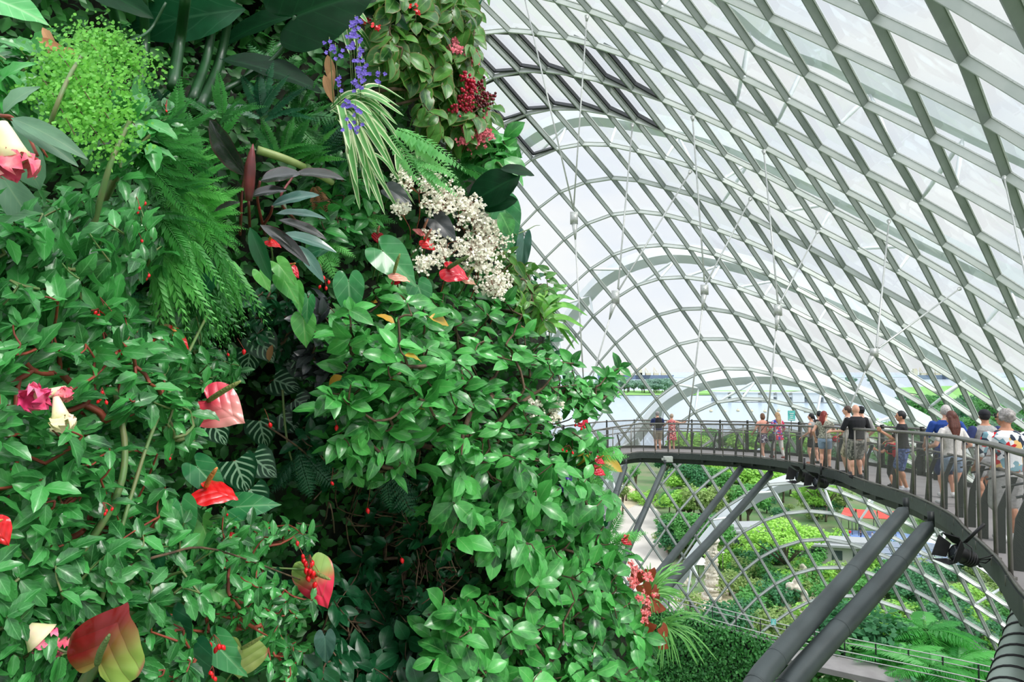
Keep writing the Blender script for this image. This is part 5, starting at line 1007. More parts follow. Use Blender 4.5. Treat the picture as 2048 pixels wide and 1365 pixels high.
# dry twigs in the hollow
g=G(); r=np.random.default_rng(21)
for k in range(60):
    x=r.uniform(660,960);y=r.uniform(900,1330); P=[Wp(x,y,.05)]
    for q in range(4): x+=r.normal(0,30);y+=r.normal(0,30); P.append(Wp(x,y,r.uniform(-.1,.25)))
    g.tube(cr(P,3),.0028,4,cap=False)
tag(g.build('dry_twigs',stem),'tangle of thin dry brown twigs in the dark hollow','twigs',None,'stuff')
# ---- ferns
def fern(name,label,x,y,ends,mat,tp,lenpx,off=.1,group=None,tilt=.3,cat='fern'):
    D=float(Dw(x,y))-off; P=at(x,y,D); r=thing(name,label,cat,P,group); g=G(); rr=np.random.default_rng(int(x*7+y))
    for (a,l) in ends:
        an=math.radians(a); Y=CAMX*math.cos(an)+CAMZ*math.sin(an)+np.array([0,-tilt,0])*rr.uniform(.5,1.5); N=np.array([0,-1,0])*.8+np.array([0,0,1.])*.9+rr.normal(size=3)*.2
        g.inst(FR[tp],P+rr.normal(size=3)*.01,Y,N,lenpx*l*D/F)
    sub(g,'fronds',[mat],r); return r
fan=lambda a,b,n:[(a+(b-a)*k/(n-1)+random.uniform(-8,8),random.uniform(.7,1.1)) for k in range(n)]
FL=[('sword fern standing before the dark giant stalks, tallest fronds up',345,300,fan(60,130,7),M['fern'],'fern',150),
('sword fern left of the bronze-leaved plant',395,330,fan(50,140,8),M['fern'],'fern',130),('sword fern right of the red sheath, fronds pointing up right',560,320,fan(20,110,8),M['fern'],'fern',110),
('bright sword fern above the pale green stem',600,320,fan(20,90,6),M['fernl'],'fern',85),('sword fern under the giant dark leaf',520,235,fan(10,160,9),M['dfern'],'fern',110),
('small sword fern at the foot of the giant stalks',440,240,fan(30,150,7),M['fern'],'fern',90),('lacy fern below the purple flowers',590,240,fan(-60,100,8),M['fern'],'bi',100),('lacy fern beside the variegated leaves',650,320,fan(-60,80,7),M['dfern'],'bi',90),
('lacy fern behind the purple flowers, left side',560,170,fan(-30,120,8),M['fern'],'bi',95),('mint green fern frond pair arching right under the berries',790,265,[(-18,1.),(-34,.95),(-50,.8)],M['mint'],'mint',165,.4),
('mint green fern fronds lower down, above the big dark leaf',820,315,[(-25,1.),(-45,.8),(-8,.9)],M['mint'],'mint',120,.45),('bluish fern frond hanging in the dark hollow',770,925,[(-62,1.),(-75,.7),(-50,.6)],M['dfern'],'bi',125),
('small pale dry fern below the bronze leaves',632,365,[(-60,1.),(-75,.8)],M['brown'],'fernw',90),('light fern hanging under the bronze-leaved plant',640,480,fan(-120,-10,7),M['fernl'],'bi',80),('lacy fern between anthurium leaves and white flowers',720,430,fan(-30,200,7),M['fernl'],'bi',70),
('fern fronds at the outline below the berries',900,330,fan(-80,20,6),M['fern'],'fern',100),('wispy fern tips above the lower walkway by the outline',1215,1075,fan(-30,60,5),M['fernl'],'bi',70),('wispy fern beside the small red anthuriums',1180,925,fan(-60,40,6),M['fernl'],'bi',70),
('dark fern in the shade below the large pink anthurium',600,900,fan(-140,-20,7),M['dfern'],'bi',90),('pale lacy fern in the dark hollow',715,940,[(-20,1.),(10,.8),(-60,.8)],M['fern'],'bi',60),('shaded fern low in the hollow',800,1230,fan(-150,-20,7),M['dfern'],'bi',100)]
for q in FL: fern('fern',*q)
for k,(x,y,c) in enumerate(((285,330,6),(330,370,7),(300,420,6),(360,400,7),(250,290,5),(390,450,6),(320,300,5))):
    fern('feathery_fern','feathery light green fern in the mass left of the bronze-leaved plant',x,y,fan(-55,70,c+7),M['fernl'] if k%2 else M['fern'],'fernw',115,.12,'feathery ferns left of the bronze leaves')
for k,(x,y,c) in enumerate(((360,470,9),(410,470,9),(440,520,8),(390,540,8),(330,520,7))):
    fern('weeping_fern','weeping fern with narrow drooping fronds above the dark gap',x,y,fan(-120,-35,c+9),M['fern'] if k%2 else M['fernl'],'weep',135,.15,'weeping ferns',.5)
for k in range(34):
    y=random.uniform(20,1340);x=random.uniform(-20,float(np.interp(y,YB,XB))-150)
    if 150<x<330 and y>1150: continue
    fern('filler_fern','small shaded fern growing flat against the planted wall',x,y,fan(0,300,6),(M['fern'],M['dfern'])[k%2],'fern',70,-.22,'small ferns on the planted wall')
# maidenhair
mtp=leaf(.5,1.5,.6,3,2,.1,.1)
for k,(x0,y0,ends,lab) in enumerate(((150,85,((285,150),(240,175),(300,120),(250,110)),'lime maidenhair fern right of the tall stem at upper left'),(90,110,((270,250),(220,240),(180,200),(255,215)),'largest lime maidenhair fern at upper left'),(70,160,((210,290),(150,270),(250,280)),'lower lime maidenhair fern above the grey-green leaves'))):
    P=Wp(x0,y0,.15); r=thing('maidenhair_fern',lab,'fern',P); g=G(); s_=G(); rr=np.random.default_rng(50+k)
    for e in ends:
        Q=Wp(*e,.3); C=cr([P,(P+Q)/2+[0,-.02,.03],Q],14); s_.tube(C,.0009,4,cap=False)
        for c in C[6:]:
            for s in range(20):
                d=nrm(rr.normal(size=3)*[1,.4,.6]+[0,0,-.5]); l=rr.uniform(.005,.055); tip=c+d*l; g.inst(mtp,tip,nrm(rr.normal(size=3)*[1,.3,1]+[0,0,-.6]),np.array([0,-1,.5])+rr.normal(size=3)*.3,rr.uniform(.005,.009))
    sub(g,'fronds',[M['maiden']],r); sub(s_,'stems',[stem],r)
# ---- single large leaves and stalks
def LF(x,y,off,ln,ang,tpl='big',wid=1.,dep=0.,nx=.1,nz=.35,ny=-1.,D=None):
    D=float(Dw(x,y))-off if D is None else D; an=math.radians(ang); return at(x,y,D),CAMX*math.cos(an)+CAMZ*math.sin(an)+np.array([0,-dep,0]),np.array([nx,ny,nz]),np.array([wid,1,1])*ln*D/F,T_[tpl]
def addl(r,name,mat,*a,label=None,**k):
    T,Y,N,S,tp=LF(*a,**k); g=G(); g.inst(tp,T,Y,N,S[None]); return sub(g,name,[mat],r,label=label)
def stalk(r,name,m,pts,rad,n=7):  # pts: (x,y,off)
    g=G(); P=cr([Wp(x,y,o) for x,y,o in pts],5); g.tube(P,np.linspace(rad[0],rad[-1],len(P)),n); return sub(g,name,[m],r)
r=thing('giant_leaf_plant','huge dark shiny leaves on thick stalks along the top edge','plant',Wp(400,190,.1))
addl(r,'leaf',M['giant'],590,32,.35,190,22,tpl='heart',wid=.95,nx=-.1,nz=-.35,label='largest round leaf seen from below')
addl(r,'leaf',M['giant'],440,118,.2,205,-8,tpl='big',wid=.75,nz=.9,label='pointed almost black leaf')
addl(r,'leaf',M['giant'],590,30,.1,170,192,tpl='big',wid=.7,nz=.5); addl(r,'leaf',M['anthd'],490,18,.25,290,187,tpl='lance',wid=1.1,nz=-.4,label='long leaf with yellowish underside')
addl(r,'leaf',M['giant'],400,-40,.3,260,10,tpl='big',wid=.6,nz=-.3); addl(r,'leaf',M['giant'],130,-50,.1,180,-20,tpl='big',wid=.7,nz=.3); addl(r,'leaf',M['giant'],690,-50,.2,160,-35,tpl='heart',nz=.2)
for P_,rd in (([(590,32,.35),(570,90,.3),(520,140,.2),(440,185,.05)],(.006,.008)),([(372,-10,.2),(360,80,.15),(345,175,.0)],(.014,.016)),([(430,10,.15),(415,110,.1),(385,200,0)],(.012,.014)),([(215,-20,.1),(235,60,.1),(262,150,0)],(.01,.012)),([(465,-10,.1),(440,120,.05),(400,215,0)],(.012,.016)),([(285,-20,0),(290,90,0),(280,170,-.05)],(.012,.014)),([(332,5,.3),(300,60,.28),(255,85,.25),(210,95,.2)],(.003,.005)),([(640,40,.1),(560,90,.1),(470,180,0)],(.009,.013))): stalk(r,'stalk',dstem,P_,rd)
r=thing('ribbed_leaf','pale green deeply ribbed leaf in the top left corner','leaf',Wp(0,0,.3)); addl(r,'blade',M['hosta'],-12,-2,.3,108,-18,tpl='heart',wid=.95,nz=.5); stalk(r,'stalk',gstem,[(-12,-2,.3),(-30,60,.2),(-40,140,.1)],(.003,.004))
r=thing('rhododendron_branch','branch of leathery grey-green leaves at the left edge','branch',Wp(8,232,.35))
for a in ((6,228,.35,85,58,'obo',.8),(22,236,.4,150,-20,'lance',1.),(22,242,.38,140,-27,'lance',1.),(18,250,.3,125,-68,'obo',.95),(-10,330,.28,165,-58,'obo',.62),(-20,250,.3,120,-100,'obo',.7)):
    addl(r,'leaf',M['rhodo'],a[0],a[1],a[2],a[3],a[4],tpl=a[5],wid=a[6],nz=.6)
stalk(r,'stem',rstem,[(-20,228,.33),(5,232,.36),(25,236,.37),(55,270,.38),(75,312,.4)],(.003,.0022)); stalk(r,'stem',rstem,[(8,232,.36),(60,262,.36),(95,315,.36)],(.002,.0015))
fl=pm('cream_petals',lin(232,228,170),.6,0,lin(240,214,190),30.); pk=pm('faded_pink_petals',lin(244,150,150),.6,0,lin(232,70,110),35.); pkr=pm('deep_pink_petals',lin(224,60,120),.6,0,lin(244,150,170),25.)
def trumpet(lab,x0,y0,x1,y1,off,w,m1,m2,name='drooping_flower'):
    A=Wp(x0,y0,off);B=Wp(x1,y1,off+.02); r=thing(name,lab,'flower',A); g=G(); d=B-A; L=np.linalg.norm(d); rd=w*Dw(x0,y0)/F
    g.tube([A,A+d*.2,A+d*.5,A+d*.75],np.array([.25,.4,.6,.8])*rd,10); sub(g,'tube',[m1],r)
    for k in range(5):
        a=k*1.257; X=nrm(np.cross(d,[0,1,.1])); Z=nrm(np.cross(X,d)); o=(X*math.cos(a)+Z*math.sin(a)); g=G(); g.inst(leaf(.45,1.1,.5,7,6,.1,.35,.5),A+d*.62+o*rd*.5,nrm(d)*.9+o*.6,o+nrm(d)*.2,L*.45); sub(g,'petal',[m2],r)
trumpet('drooping cream and pink trumpet flower hanging under the grey-green leaves',4,245,38,345,.45,26,fl,pk); trumpet('second wilted cream flower at the very left edge',-12,240,0,330,.42,22,fl,pk)
trumpet('withered pink trumpet flower lying along a stem at the left edge',130,775,60,800,.36,11,fl,pkr); trumpet('pale pink spent flower beside the withered pink trumpet',80,792,140,788,.36,9,pk,pk); trumpet('pale yellow papery tube hanging below the withered pink flower',112,795,126,855,.4,16,fl,fl)
trumpet('crumpled pink and cream flower left of the largest anthurium',55,1255,95,1285,.33,30,fl,pkr); trumpet('faded pink flower under the crumpled one beside the largest anthurium',80,1275,125,1305,.3,24,pk,pk)
# bronze-leaved plant
r=thing('bronze_leaf_plant','plant with dark bronze paddle leaves and a red sheath, left of the ferns','plant',Wp(505,420,.2))
for a in ((492,352,0.44,150,128,'big',.62,'bronze',-.5,.1),(520,362,0.49,80,20,'big',1.25,'bronze',.1,.9),(588,348,0.44,98,3,'big',.62,'bronze',0,.8),(500,392,0.44,72,18,'big',.85,'bronze',.2,.8),(543,412,0.49,95,22,'big',.68,'slate',.2,.8),(550,428,0.47,98,4,'big',.5,'slate',0,1.),(556,440,0.44,100,-14,'big',.5,'bronze',0,.9),(480,405,0.44,60,190,'big',.6,'bronze',0,.8),(520,450,0.39,120,-30,'lance',.9,'bronze',0,.9),(500,455,0.36,110,-70,'lance',1.,'dark',0,.5),(560,470,0.39,110,-5,'lance',1.,'slate',0,.9),(590,490,0.34,90,-45,'lance',1.1,'slate',0,.9)):
    addl(r,'leaf',M[a[7]],a[0],a[1],a[2],a[3],a[4],tpl=a[5],wid=a[6],nx=a[8],nz=a[9])
redsh=pm('red_sheath',lin(112,40,40),.35,0,lin(80,34,34),20.)
g=G(); P=cr([Wp(497,402,.46),Wp(500,340,.48),Wp(506,288,.5)],5); g.tube(P,np.array([.008,.009,.011,.012,.012,.012,.011,.009,.007,.004,.001])*1.,10); sub(g,'sheath',[redsh],r)
for p_ in ([(500,465,.15),(498,420,.3),(497,400,.32)],[(520,460,.2),(540,430,.3),(545,412,.33)],[(480,470,.2),(482,430,.25),(484,380,.28),(490,352,.3)],[(530,470,.2),(515,400,.3),(520,362,.34)],[(590,440,.2),(560,400,.3),(588,350,.3)]): stalk(r,'stalk',redsh,p_,(.004,.003))
r=thing('pale_stem','thick pale green bare stem slanting behind the bronze leaves','stem',Wp(530,300,.15)); stalk(r,'shaft',pm('pale_green_bark',lin(128,150,84),.5,0,lin(156,168,110),12.),[(515,300,.1),(570,318,.15),(620,340,.18),(665,366,.2)],(.012,.009),12); stalk(r,'node_ring',gstem,[(612,336,.185),(616,338,.185)],(.0135,.0135),12)
# variegated arching leaves
def clump(name,label,x,y,ends,mat,wid,off,cat='plant',droop=.3,par='leaf'):
    P=Wp(x,y,off-.1); r=thing(name,label,cat,P)
    for (ex,ey) in ends:
        Q=Wp(ex,ey,off+random.uniform(-.05,.1)); A=P+rng.normal(size=3)*.012; mid=(A+Q)/2+[0,-.04,.18*np.linalg.norm(Q-A)]; C=cr([A,mid,Q],7); m=len(C); t_=nrm(np.gradient(C,axis=0)); w_=nrm(np.cross(t_,np.array([.1,-1,.6]))); hw=wid*np.interp(np.linspace(0,1,m),[0,.2,.75,.92,1],[.5,1,1,.6,.05])*float(Dw(x,y))/F
        nn_=np.cross(w_,t_); g=G(); R=np.stack([C+w_*(hw*s)[:,None]+nn_*(hw*.35*abs(s))[:,None] for s in(-1,-.5,0,.5,1)],1); UV=np.stack(np.meshgrid(np.linspace(0,1,m),np.linspace(0,1,5),indexing='ij')[::-1],-1).reshape(-1,2); g.grid(R,UV,r=random.random()); sub(g,par,[mat],r)
    return r
random.seed(4)
ends=[(810,200),(800,215),(785,235),(808,232),(795,250),(775,265),(800,275),(790,300),(805,320),(780,330),(760,340),(745,325),(770,300),(740,300),(730,340),(715,330),(700,300),(760,215),(780,205),(745,230),(725,265),(760,285),(792,350),(770,370),(810,300),(745,370),(715,375)]
clump('variegated_plant','cream and green striped arching leaves below the purple flowers',678,225,ends,M['spider'],6.5,.42)
clump('variegated_plant','second tuft of striped leaves lower down, above the white flowers',700,300,[(740,400),(760,410),(785,400),(800,425),(720,420),(770,430),(830,410)],M['spider'],5.,.3)
clump('variegated_plant','small tuft of striped leaves behind the purple flowers at the top',690,60,[(735,45),(748,60),(740,85),(745,110),(725,120),(700,110),(755,80)],M['spider'],5.,.3)
clump('variegated_plant','short striped leaf tips just above the white flower sprays',812,322,[(795,345),(800,355),(835,338),(850,340),(875,350),(882,375)],M['spider'],6.,.2)
clump('spiky_plant','spiky arching green leaves at the outline above the lake',1062,665,[(1135,570),(1150,600),(1162,622),(1175,632),(1168,655),(1158,690),(1150,700),(1120,590),(1128,640),(1095,580),(1030,580),(1012,600),(1140,660),(1085,590)],M['grass'],7.,.25)
clump('bamboo_grass','wispy narrow-leaved grass at the lower outline',1290,1190,[(1300+random.uniform(-20,75),1150+random.uniform(-25,90)) for _ in range(80)],M['bamboo'],1.3,.2)
clump('bamboo_grass','thin drooping stems with narrow leaves over the dark hedge',1325,1245,[(1310+random.uniform(0,130),1235+random.uniform(-10,110)) for _ in range(40)],M['bamboo'],1.2,.2)
r=thing('dry_twig','short bare brown twig pair left of the berries','twig',Wp(770,180,.25)); stalk(r,'shaft',stem,[(750,183,.2),(790,178,.28),(845,185,.3)],(.008,.004)); stalk(r,'side_twig',stem,[(770,212,.2),(810,205,.27),(847,193,.3)],(.004,.006))
# begonia with silver pattern
for k,(x,y,a,l) in enumerate(((515,672,-60,62),(560,690,-50,60),(500,705,-100,50),(600,722,-60,55),(352,582,-70,60),(420,838,-60,62),(520,842,-80,60),(560,830,-40,55),(470,922,-70,72),(505,915,-40,62),(500,980,-60,60),(525,1145,-90,70),(470,1130,-60,50),(590,800,-30,50),(440,700,-110,46),(548,760,-20,58),(395,640,-100,50),(610,880,-80,45))):
    r=thing('silver_leaf_begonia','dark begonia leaf with silver pattern between the veins, in the shade left of centre','leaf',Wp(x,y,.05),'silver-patterned begonia leaves'); addl(r,'blade',M['silver'],x,y,.08,l,a,tpl='round',wid=1.,nz=.35,nx=.1); stalk(r,'stalk',rstem,[(x,y,.08),(x-8,y+4,0),(x-14,y+20,-.15)],(.0018,.002))
# anthuriums
def spm(name,a,b,c=None,mode='v',rough=.25,d=(.2,.8)):
    m,t,o=nodes(name); tc=nd(t,'ShaderNodeTexCoord'); sp=nd(t,'ShaderNodeSeparateXYZ',i_0=tc.outputs['UV']); u,v=sp.outputs[0],sp.outputs[1]
    f={'v':v,'u':u,'uv':mth(t,'ADD',mth(t,'MULTIPLY',u,.65),mth(t,'MULTIPLY',v,-.35))}[mode]
    nz=nd(t,'ShaderNodeTexNoise',i_Vector=tc.outputs['Object'],i_Scale=14.,i_Detail=3.).outputs[0]
    col=mixc(t,sm(t,mth(t,'ADD',f,mth(t,'MULTIPLY',mth(t,'SUBTRACT',nz,.5),.3)),d[0],d[1]),a,b); s=mth(t,'MULTIPLY',mth(t,'ABSOLUTE',mth(t,'SUBTRACT',u,.5)),2.)
    w=mth(t,'ABSOLUTE',mth(t,'SINE',mth(t,'MULTIPLY',mth(t,'SUBTRACT',v,mth(t,'MULTIPLY',s,-.5)),4*pi))); vein=mth(t,'SUBTRACT',1.,sm(t,w,.0,.18))
    col=mixc(t,mth(t,'MULTIPLY',vein,.35),col,tuple(x*.55 for x in a)); 
    if c is not None: col=mixc(t,sm(t,s,.88,1.),col,c)
    p=nd(t,'ShaderNodeBsdfPrincipled',i_Roughness=rough); p.inputs['Coat Weight'].default_value=.3; t.links.new(col,p.inputs['Base Color'])
    bp=nd(t,'ShaderNodeBump',i_Strength=.5,i_Distance=.004,i_Height=w); t.links.new(bp.outputs[0],p.inputs['Normal'])
    tr=nd(t,'ShaderNodeBsdfTranslucent'); t.links.new(col,tr.inputs[0]); mx=nd(t,'ShaderNodeMixShader',i_0=.25,i_1=p.outputs[0],i_2=tr.outputs[0]); t.links.new(mx.outputs[0],o.inputs[0]); return m
red=spm('red_spathe',lin(236,30,36),lin(240,40,44)); crim=spm('crimson_spathe',lin(206,14,40),lin(226,30,56)); rg=spm('red_to_green_spathe',lin(128,14,14),lin(146,178,80),lin(160,100,80),'uv',.45,(.05,.5)); gpk=spm('green_to_pink_spathe',lin(160,196,104),lin(246,50,88),lin(240,130,130),'v',.35,(.2,.6))
pnk=spm('pink_spathe',lin(245,76,98),lin(254,172,164),lin(250,120,130)); pch=spm('peach_spathe',lin(236,160,140),lin(250,190,160)); grs=spm('olive_green_spathe',lin(150,170,92),lin(166,176,104),lin(170,110,80)); cor=spm('coral_pink_spathe',lin(250,130,130),lin(250,150,150))
spd={n:pm('spadix_'+n,c,.6,0,tuple(x*.7 for x in c),180.,.6) for n,c in dict(orange=lin(240,150,80),green=lin(96,120,66),yellow=lin(228,180,60),pale=lin(226,150,130),olive=lin(150,160,90)).items()}
def anth(lab,x,y,size,ang,m,sx,sy,sm_,off=.3,nz=.5,nx=.15,ny=-1.,wid=1.,root=None,sr=5.,dep=0.,name='anthurium_flower'):
    T,Y,N,S,tp=LF(x,y,off,size,ang,'heartc',wid,dep,nx,nz,ny); D=T[1]; r=thing(name,lab,'flower',T); g=G(); g.inst(tp,T,Y,N,S[None]); sub(g,'spathe',[m],r)
    g=G(); A=T+nrm(N)*.004; B=at(sx,sy,D-.05); C=cr([A,(A+B)/2+nrm(B-A)*0+np.array([0,-.006,0]),B],4); g.tube(C,np.array([.8,1,1,1,1,.95,.85,.7,.35])*sr*D/F,10); sub(g,'spadix',[spd[sm_]],r)
    rx,ry=root or (x-10,y+90); g=G(); P=[T-nrm(N)*.003,T*.7+Wp(rx,ry,.0)*.3+np.array([0,.03,-.01]),Wp(rx,ry,.0)]; g.tube(cr(P,5),.0022*D/1.6,6); sub(g,'stalk',[gstem],r)
anth('largest anthurium, dark red turning green, in the lower left',197,1328,122,68,rg,219,1270,'green',.42,.25,.1,wid=1.35,root=(190,1420),sr=6.5)
anth('olive green anthurium near the bottom edge, right of the largest one',485,1298,66,-100,grs,527,1272,'olive',.35,.4,.1,wid=1.5,root=(440,1380),sr=4)
anth('green and pink anthurium with pointed tip above the dark hollow',622,1140,88,-68,gpk,661,1160,'olive',.3,.2,.2,wid=.95,root=(450,1130),sr=4)
anth('glossy red anthurium with an upright orange spadix',412,978,66,-12,red,434,936,'orange',.32,1.4,.1,-.7,1.25,(392,1030),5)
anth('red anthurium half hidden by leaves under the orange-spadix one',452,1085,50,-60,red,462,1075,'olive',.2,.3,wid=1.)
anth('large pale pink anthurium with a long olive spadix',417,803,82,-30,pnk,481,763,'olive',.32,.3,.2,wid=1.25,root=(350,900),sr=5.5)
anth('red anthurium with green shoulder at the edge of the dark gap',322,668,66,-28,spm('red_green_shoulder_spathe',lin(120,160,80),lin(244,40,40),None,'v',.25,(-.05,.3)),352,662,'orange',.25,.9,.1,wid=1.1,sr=4)
anth('small red anthurium just under the bronze leaves',540,482,26,-25,red,550,467,'yellow',.25,1.2,wid=1.1,sr=3)
anth('small red anthurium above the pale heart leaves',580,535,28,-48,crim,591,527,'orange',.25,.6,wid=.95,sr=2.6)
anth('round red anthurium left of the white flowers',755,470,17,-90,crim,759,452,'pale',.2,1.,wid=1.5,sr=2.6,root=(745,560))
anth('coral pink anthurium with a tall spadix above the red one',846,464,24,160,cor,856,438,'pale',.22,.9,wid=.9,sr=2.6,root=(800,540))
anth('bright red anthurium standing over the white flowers',850,482,28,-40,red,863,458,'pale',.24,.6,wid=1.1,sr=2.6,root=(830,560))
anth('peach anthurium with the tallest spadix, left of the crimson one',788,548,36,-20,pch,800,508,'olive',.3,1.3,wid=.9,sr=3.4,root=(770,590))
anth('big crimson quilted anthurium at the top of the middle shrub',896,538,46,-22,crim,938,512,'green',.36,.7,wid=1.25,sr=4.5,root=(880,590))
anth('second peach anthurium behind the crimson one',932,556,24,-30,pch,948,535,'olive',.25,.8,sr=3,root=(910,600))
anth('small red anthurium upper of the two beside the walkway end',1196,918,18,-35,crim,1207,912,'orange',.3,.8,sr=2,root=(1150,940)); anth('small red anthurium lower of the two beside the walkway end',1192,938,24,-30,crim,1204,932,'orange',.3,.8,sr=2,root=(1150,960))
anth('small red anthurium on the outline in front of the second prop',1250,1078,20,-40,crim,1258,1070,'orange',.3,.6,sr=2,root=(1200,1100)); anth('red anthurium cut by the left edge of the picture',-10,1050,50,-60,red,5,1040,'orange',.35,.4,sr=4)
anth('dark red anthurium bud between heart leaf and middle shrub',795,560,18,-150,crim,800,550,'olive',.1,.6,sr=2)
# anthurium heart leaves
HL=[(765,502,108,-42,'anth',.95,'large heart leaf under the round red anthurium'),(697,562,92,-86,'anth',.85,'water-dotted heart leaf left of the middle shrub top'),(836,572,66,-70,'anth',1.,'heart leaf just below the peach anthurium'),(520,545,48,-62,'anthl',.85,'leftmost of the small pale heart leaves'),(556,528,60,-50,'anthl',.8,'small pale heart leaf beside the red anthurium'),(566,556,66,-58,'anthl',.85,'middle pale heart leaf below the red anthurium'),(592,575,62,-80,'anthl',.6,'narrow pale heart leaf'),(616,600,56,-95,'anth',.7,'water-dotted narrow heart leaf'),(607,638,66,-86,'anthl',.95,'bright green heart leaf hanging lowest of the pale ones'),(640,500,70,200,'anthd',.6,'shaded heart leaf behind the small red anthuriums'),
(395,935,100,-48,'anth',.75,'big heart leaf behind the orange-spadix anthurium'),(362,1010,88,-80,'anth',.85,'heart leaf left of the orange-spadix anthurium'),(470,1015,96,6,'anth',.75,'broad heart leaf right of the orange-spadix anthurium'),(405,1050,90,-70,'anthl',.75,'olive heart leaf under the orange-spadix anthurium'),(300,1110,90,-110,'anthd',1.,'round dark heart leaf above the largest anthurium'),(345,1235,100,-72,'anthd',.8,'dark heart leaf right of the largest anthurium'),(385,1300,105,-85,'anthd',.9,'dark heart leaf at the bottom beside the red bell cluster'),(418,1175,62,-32,'anthl',.85,'light green heart leaf above the olive anthurium'),(428,1285,110,-48,'anth',.7,'long light heart leaf behind the olive anthurium'),(650,1275,66,-88,'slate',.8,'blue-green heart leaf at the edge of the dark hollow'),(420,560,60,-120,'anthd',.8,'dark leaf in the gap under the weeping ferns'),
(1008,412,112,-80,'anth',.72,'large veined leaf hanging beside the white flowers'),(1048,480,96,-95,'slate',.4,'narrow dark leaf hanging at the outline'),(780,380,60,-30,'dusk',.9,'olive leaf behind the white flowers'),(870,440,70,-40,'dusk',.9,'patterned dull leaf between the white flowers')]
for (x,y,l,a,m,w_,lab) in HL:
    r=thing('heart_leaf',lab,'leaf',Wp(x,y,.24)); addl(r,'blade',M[m],x,y,.26,l*.9,a,tpl='heart',wid=w_*1.05,nz=.45,nx=.15); stalk(r,'stalk',gstem,[(x,y,.255),(x-6,y+l*.3,.1),(x-12,y+l*.6,-.1)],(.0022,.0026))
r=thing('big_leaf_plant','three huge dark glossy leaves at the outline below the pink flowers','plant',Wp(1000,380,.2))
addl(r,'leaf',M['giant'],1040,352,.6,122,203,tpl='big',wid=1.3,nz=.5,nx=.2,label='broad drooping leaf'); addl(r,'leaf',M['giant'],1000,338,.55,70,-2,tpl='big',wid=.9,nz=.7); addl(r,'leaf',M['giant'],1035,400,.5,70,190,tpl='big',wid=1.1,nz=.5); addl(r,'leaf',M['gloss'],1008,318,.5,55,-30,tpl='big',wid=1.5,nz=.5); addl(r,'leaf',M['gloss'],1000,425,.5,50,-60,tpl='big',wid=1.5,nz=.5)
stalk(r,'stalk',gstem,[(1040,352,.34),(1010,340,.3),(990,330,.2),(970,420,0)],(.004,.006)); stalk(r,'tendril',gstem,[(1030,470,.3),(1055,460,.32),(1070,452,.32),(1080,451,.32)],(.003,.0008))
r=thing('climbing_vine','thin leafy tendril standing out from the outline','vine',Wp(1095,650,.2)); stalk(r,'stem',gstem,[(1098,680,.1),(1100,620,.2),(1095,570,.25),(1090,538,.25)],(.003,.0015))
for k,(x,y,a) in enumerate(((1092,540,150),(1094,552,20),(1100,560,-20),(1090,575,200),(1100,585,-30),(1104,600,10),(1092,610,210),(1098,630,-60),(1100,650,30),(1112,575,-10))): addl(r,'leaf',M['top'],x,y,.26,22,a,tpl='heart',wid=.9)
# ---- florets
flo=leaf(.42,1.1,.5,3,2,.1,.1)
cream=pm('cream_florets',lin(252,250,232),.6,0,lin(240,232,210),60.); 
def spray(name,lab,cat,c,n,rx,ry,m,pr,off,root,sm__=rstem,petals=2,part='floret_head',groups=None,shape='petal'):
    P0=Wp(*root,off-.15); r=thing(name,lab,cat,P0); rr=np.random.default_rng(int(c[0]*3+c[1])); g=G(); s=G()
    subs=[(c[0]+rr.normal()*rx*.55,c[1]+rr.normal()*ry*.55) for _ in range(max(4,n//14))]
    hubs=[Wp(a_,b_,off+rr.uniform(-.05,.08)) for a_,b_ in subs]; mid=np.mean(hubs,0)*.75+P0*.25
    s.tube(cr([P0,(P0+mid)/2+[.01,0,0],mid],3),.0018,4,cap=False)
    D=P0[1]
    for h in hubs:
        g=G()
        s.tube([mid,(mid+h)/2+rr.normal(size=3)*.01,h],.0011,4,cap=False); k=n//len(hubs); v=rr.normal(size=(k,3))*min(rx,ry)*.38*D/F; Q=h+v
        if shape=='petal':
            for j in range(petals):
                a_=rr.uniform(0,6.28,k); Yd=np.stack([np.cos(a_),-.3+0*a_,np.sin(a_)],-1); g.inst(flo,Q,Yd,np.array([0,-1,.3])+rr.normal(size=(k,3))*.3,pr*D/F*rr.uniform(.7,1.2,k)); g.inst(flo,Q,-Yd,np.array([0,-1,.3])+rr.normal(size=(k,3))*.3,pr*D/F*rr.uniform(.7,1.2,k))
        else:
            for q in Q: g.ell(q,pr*.5*D/F*rr.uniform(.7,1.1),8,6)
        for q in Q[::3]: s.tube([h,q],.0006,3,cap=False)
        sub(g,part,[m],r)
    sub(s,'stems',[sm__],r)
WS=[('upper left white flower spray, over the striped leaf tips',(835,362),90,36,22,(830,470)),('white flower spray at the middle of the upper row',(880,395),110,34,26,(860,480)),('small white flower spray left of the upper row',(800,410),34,16,12,(820,480)),('right white flower spray of the upper row, by the big dark leaf',(925,395),60,20,20,(900,480)),('white flower spray left of the large veined leaf',(955,435),130,28,26,(950,560)),('dense white flower mass beside the crimson anthurium',(965,500),240,36,42,(940,600)),('white flower spray left of the red anthurium stalks',(880,500),80,40,24,(880,590)),('lowest white flower spray above the middle shrub',(990,570),140,26,36,(980,650)),('faint white flowers seen through the middle shrub',(1085,820),60,34,20,(1050,880)),('white flowers between heart leaf and crimson anthurium',(850,520),60,18,18,(850,580))]
for lab,c,n,rx,ry,root in WS: spray('white_flower_spray',lab,'flower spray',c,int(n*1.5),rx,ry,cream,5.2,.3,root,petals=2)
berry=pm('dark_red_berries',lin(130,16,40),.25,0,lin(70,10,26),50.); berryr=pm('red_berries',lin(196,30,60),.3,0,lin(150,20,50),50.); pinkf=pm('pink_florets',lin(236,130,140),.6,0,lin(220,90,110),60.)
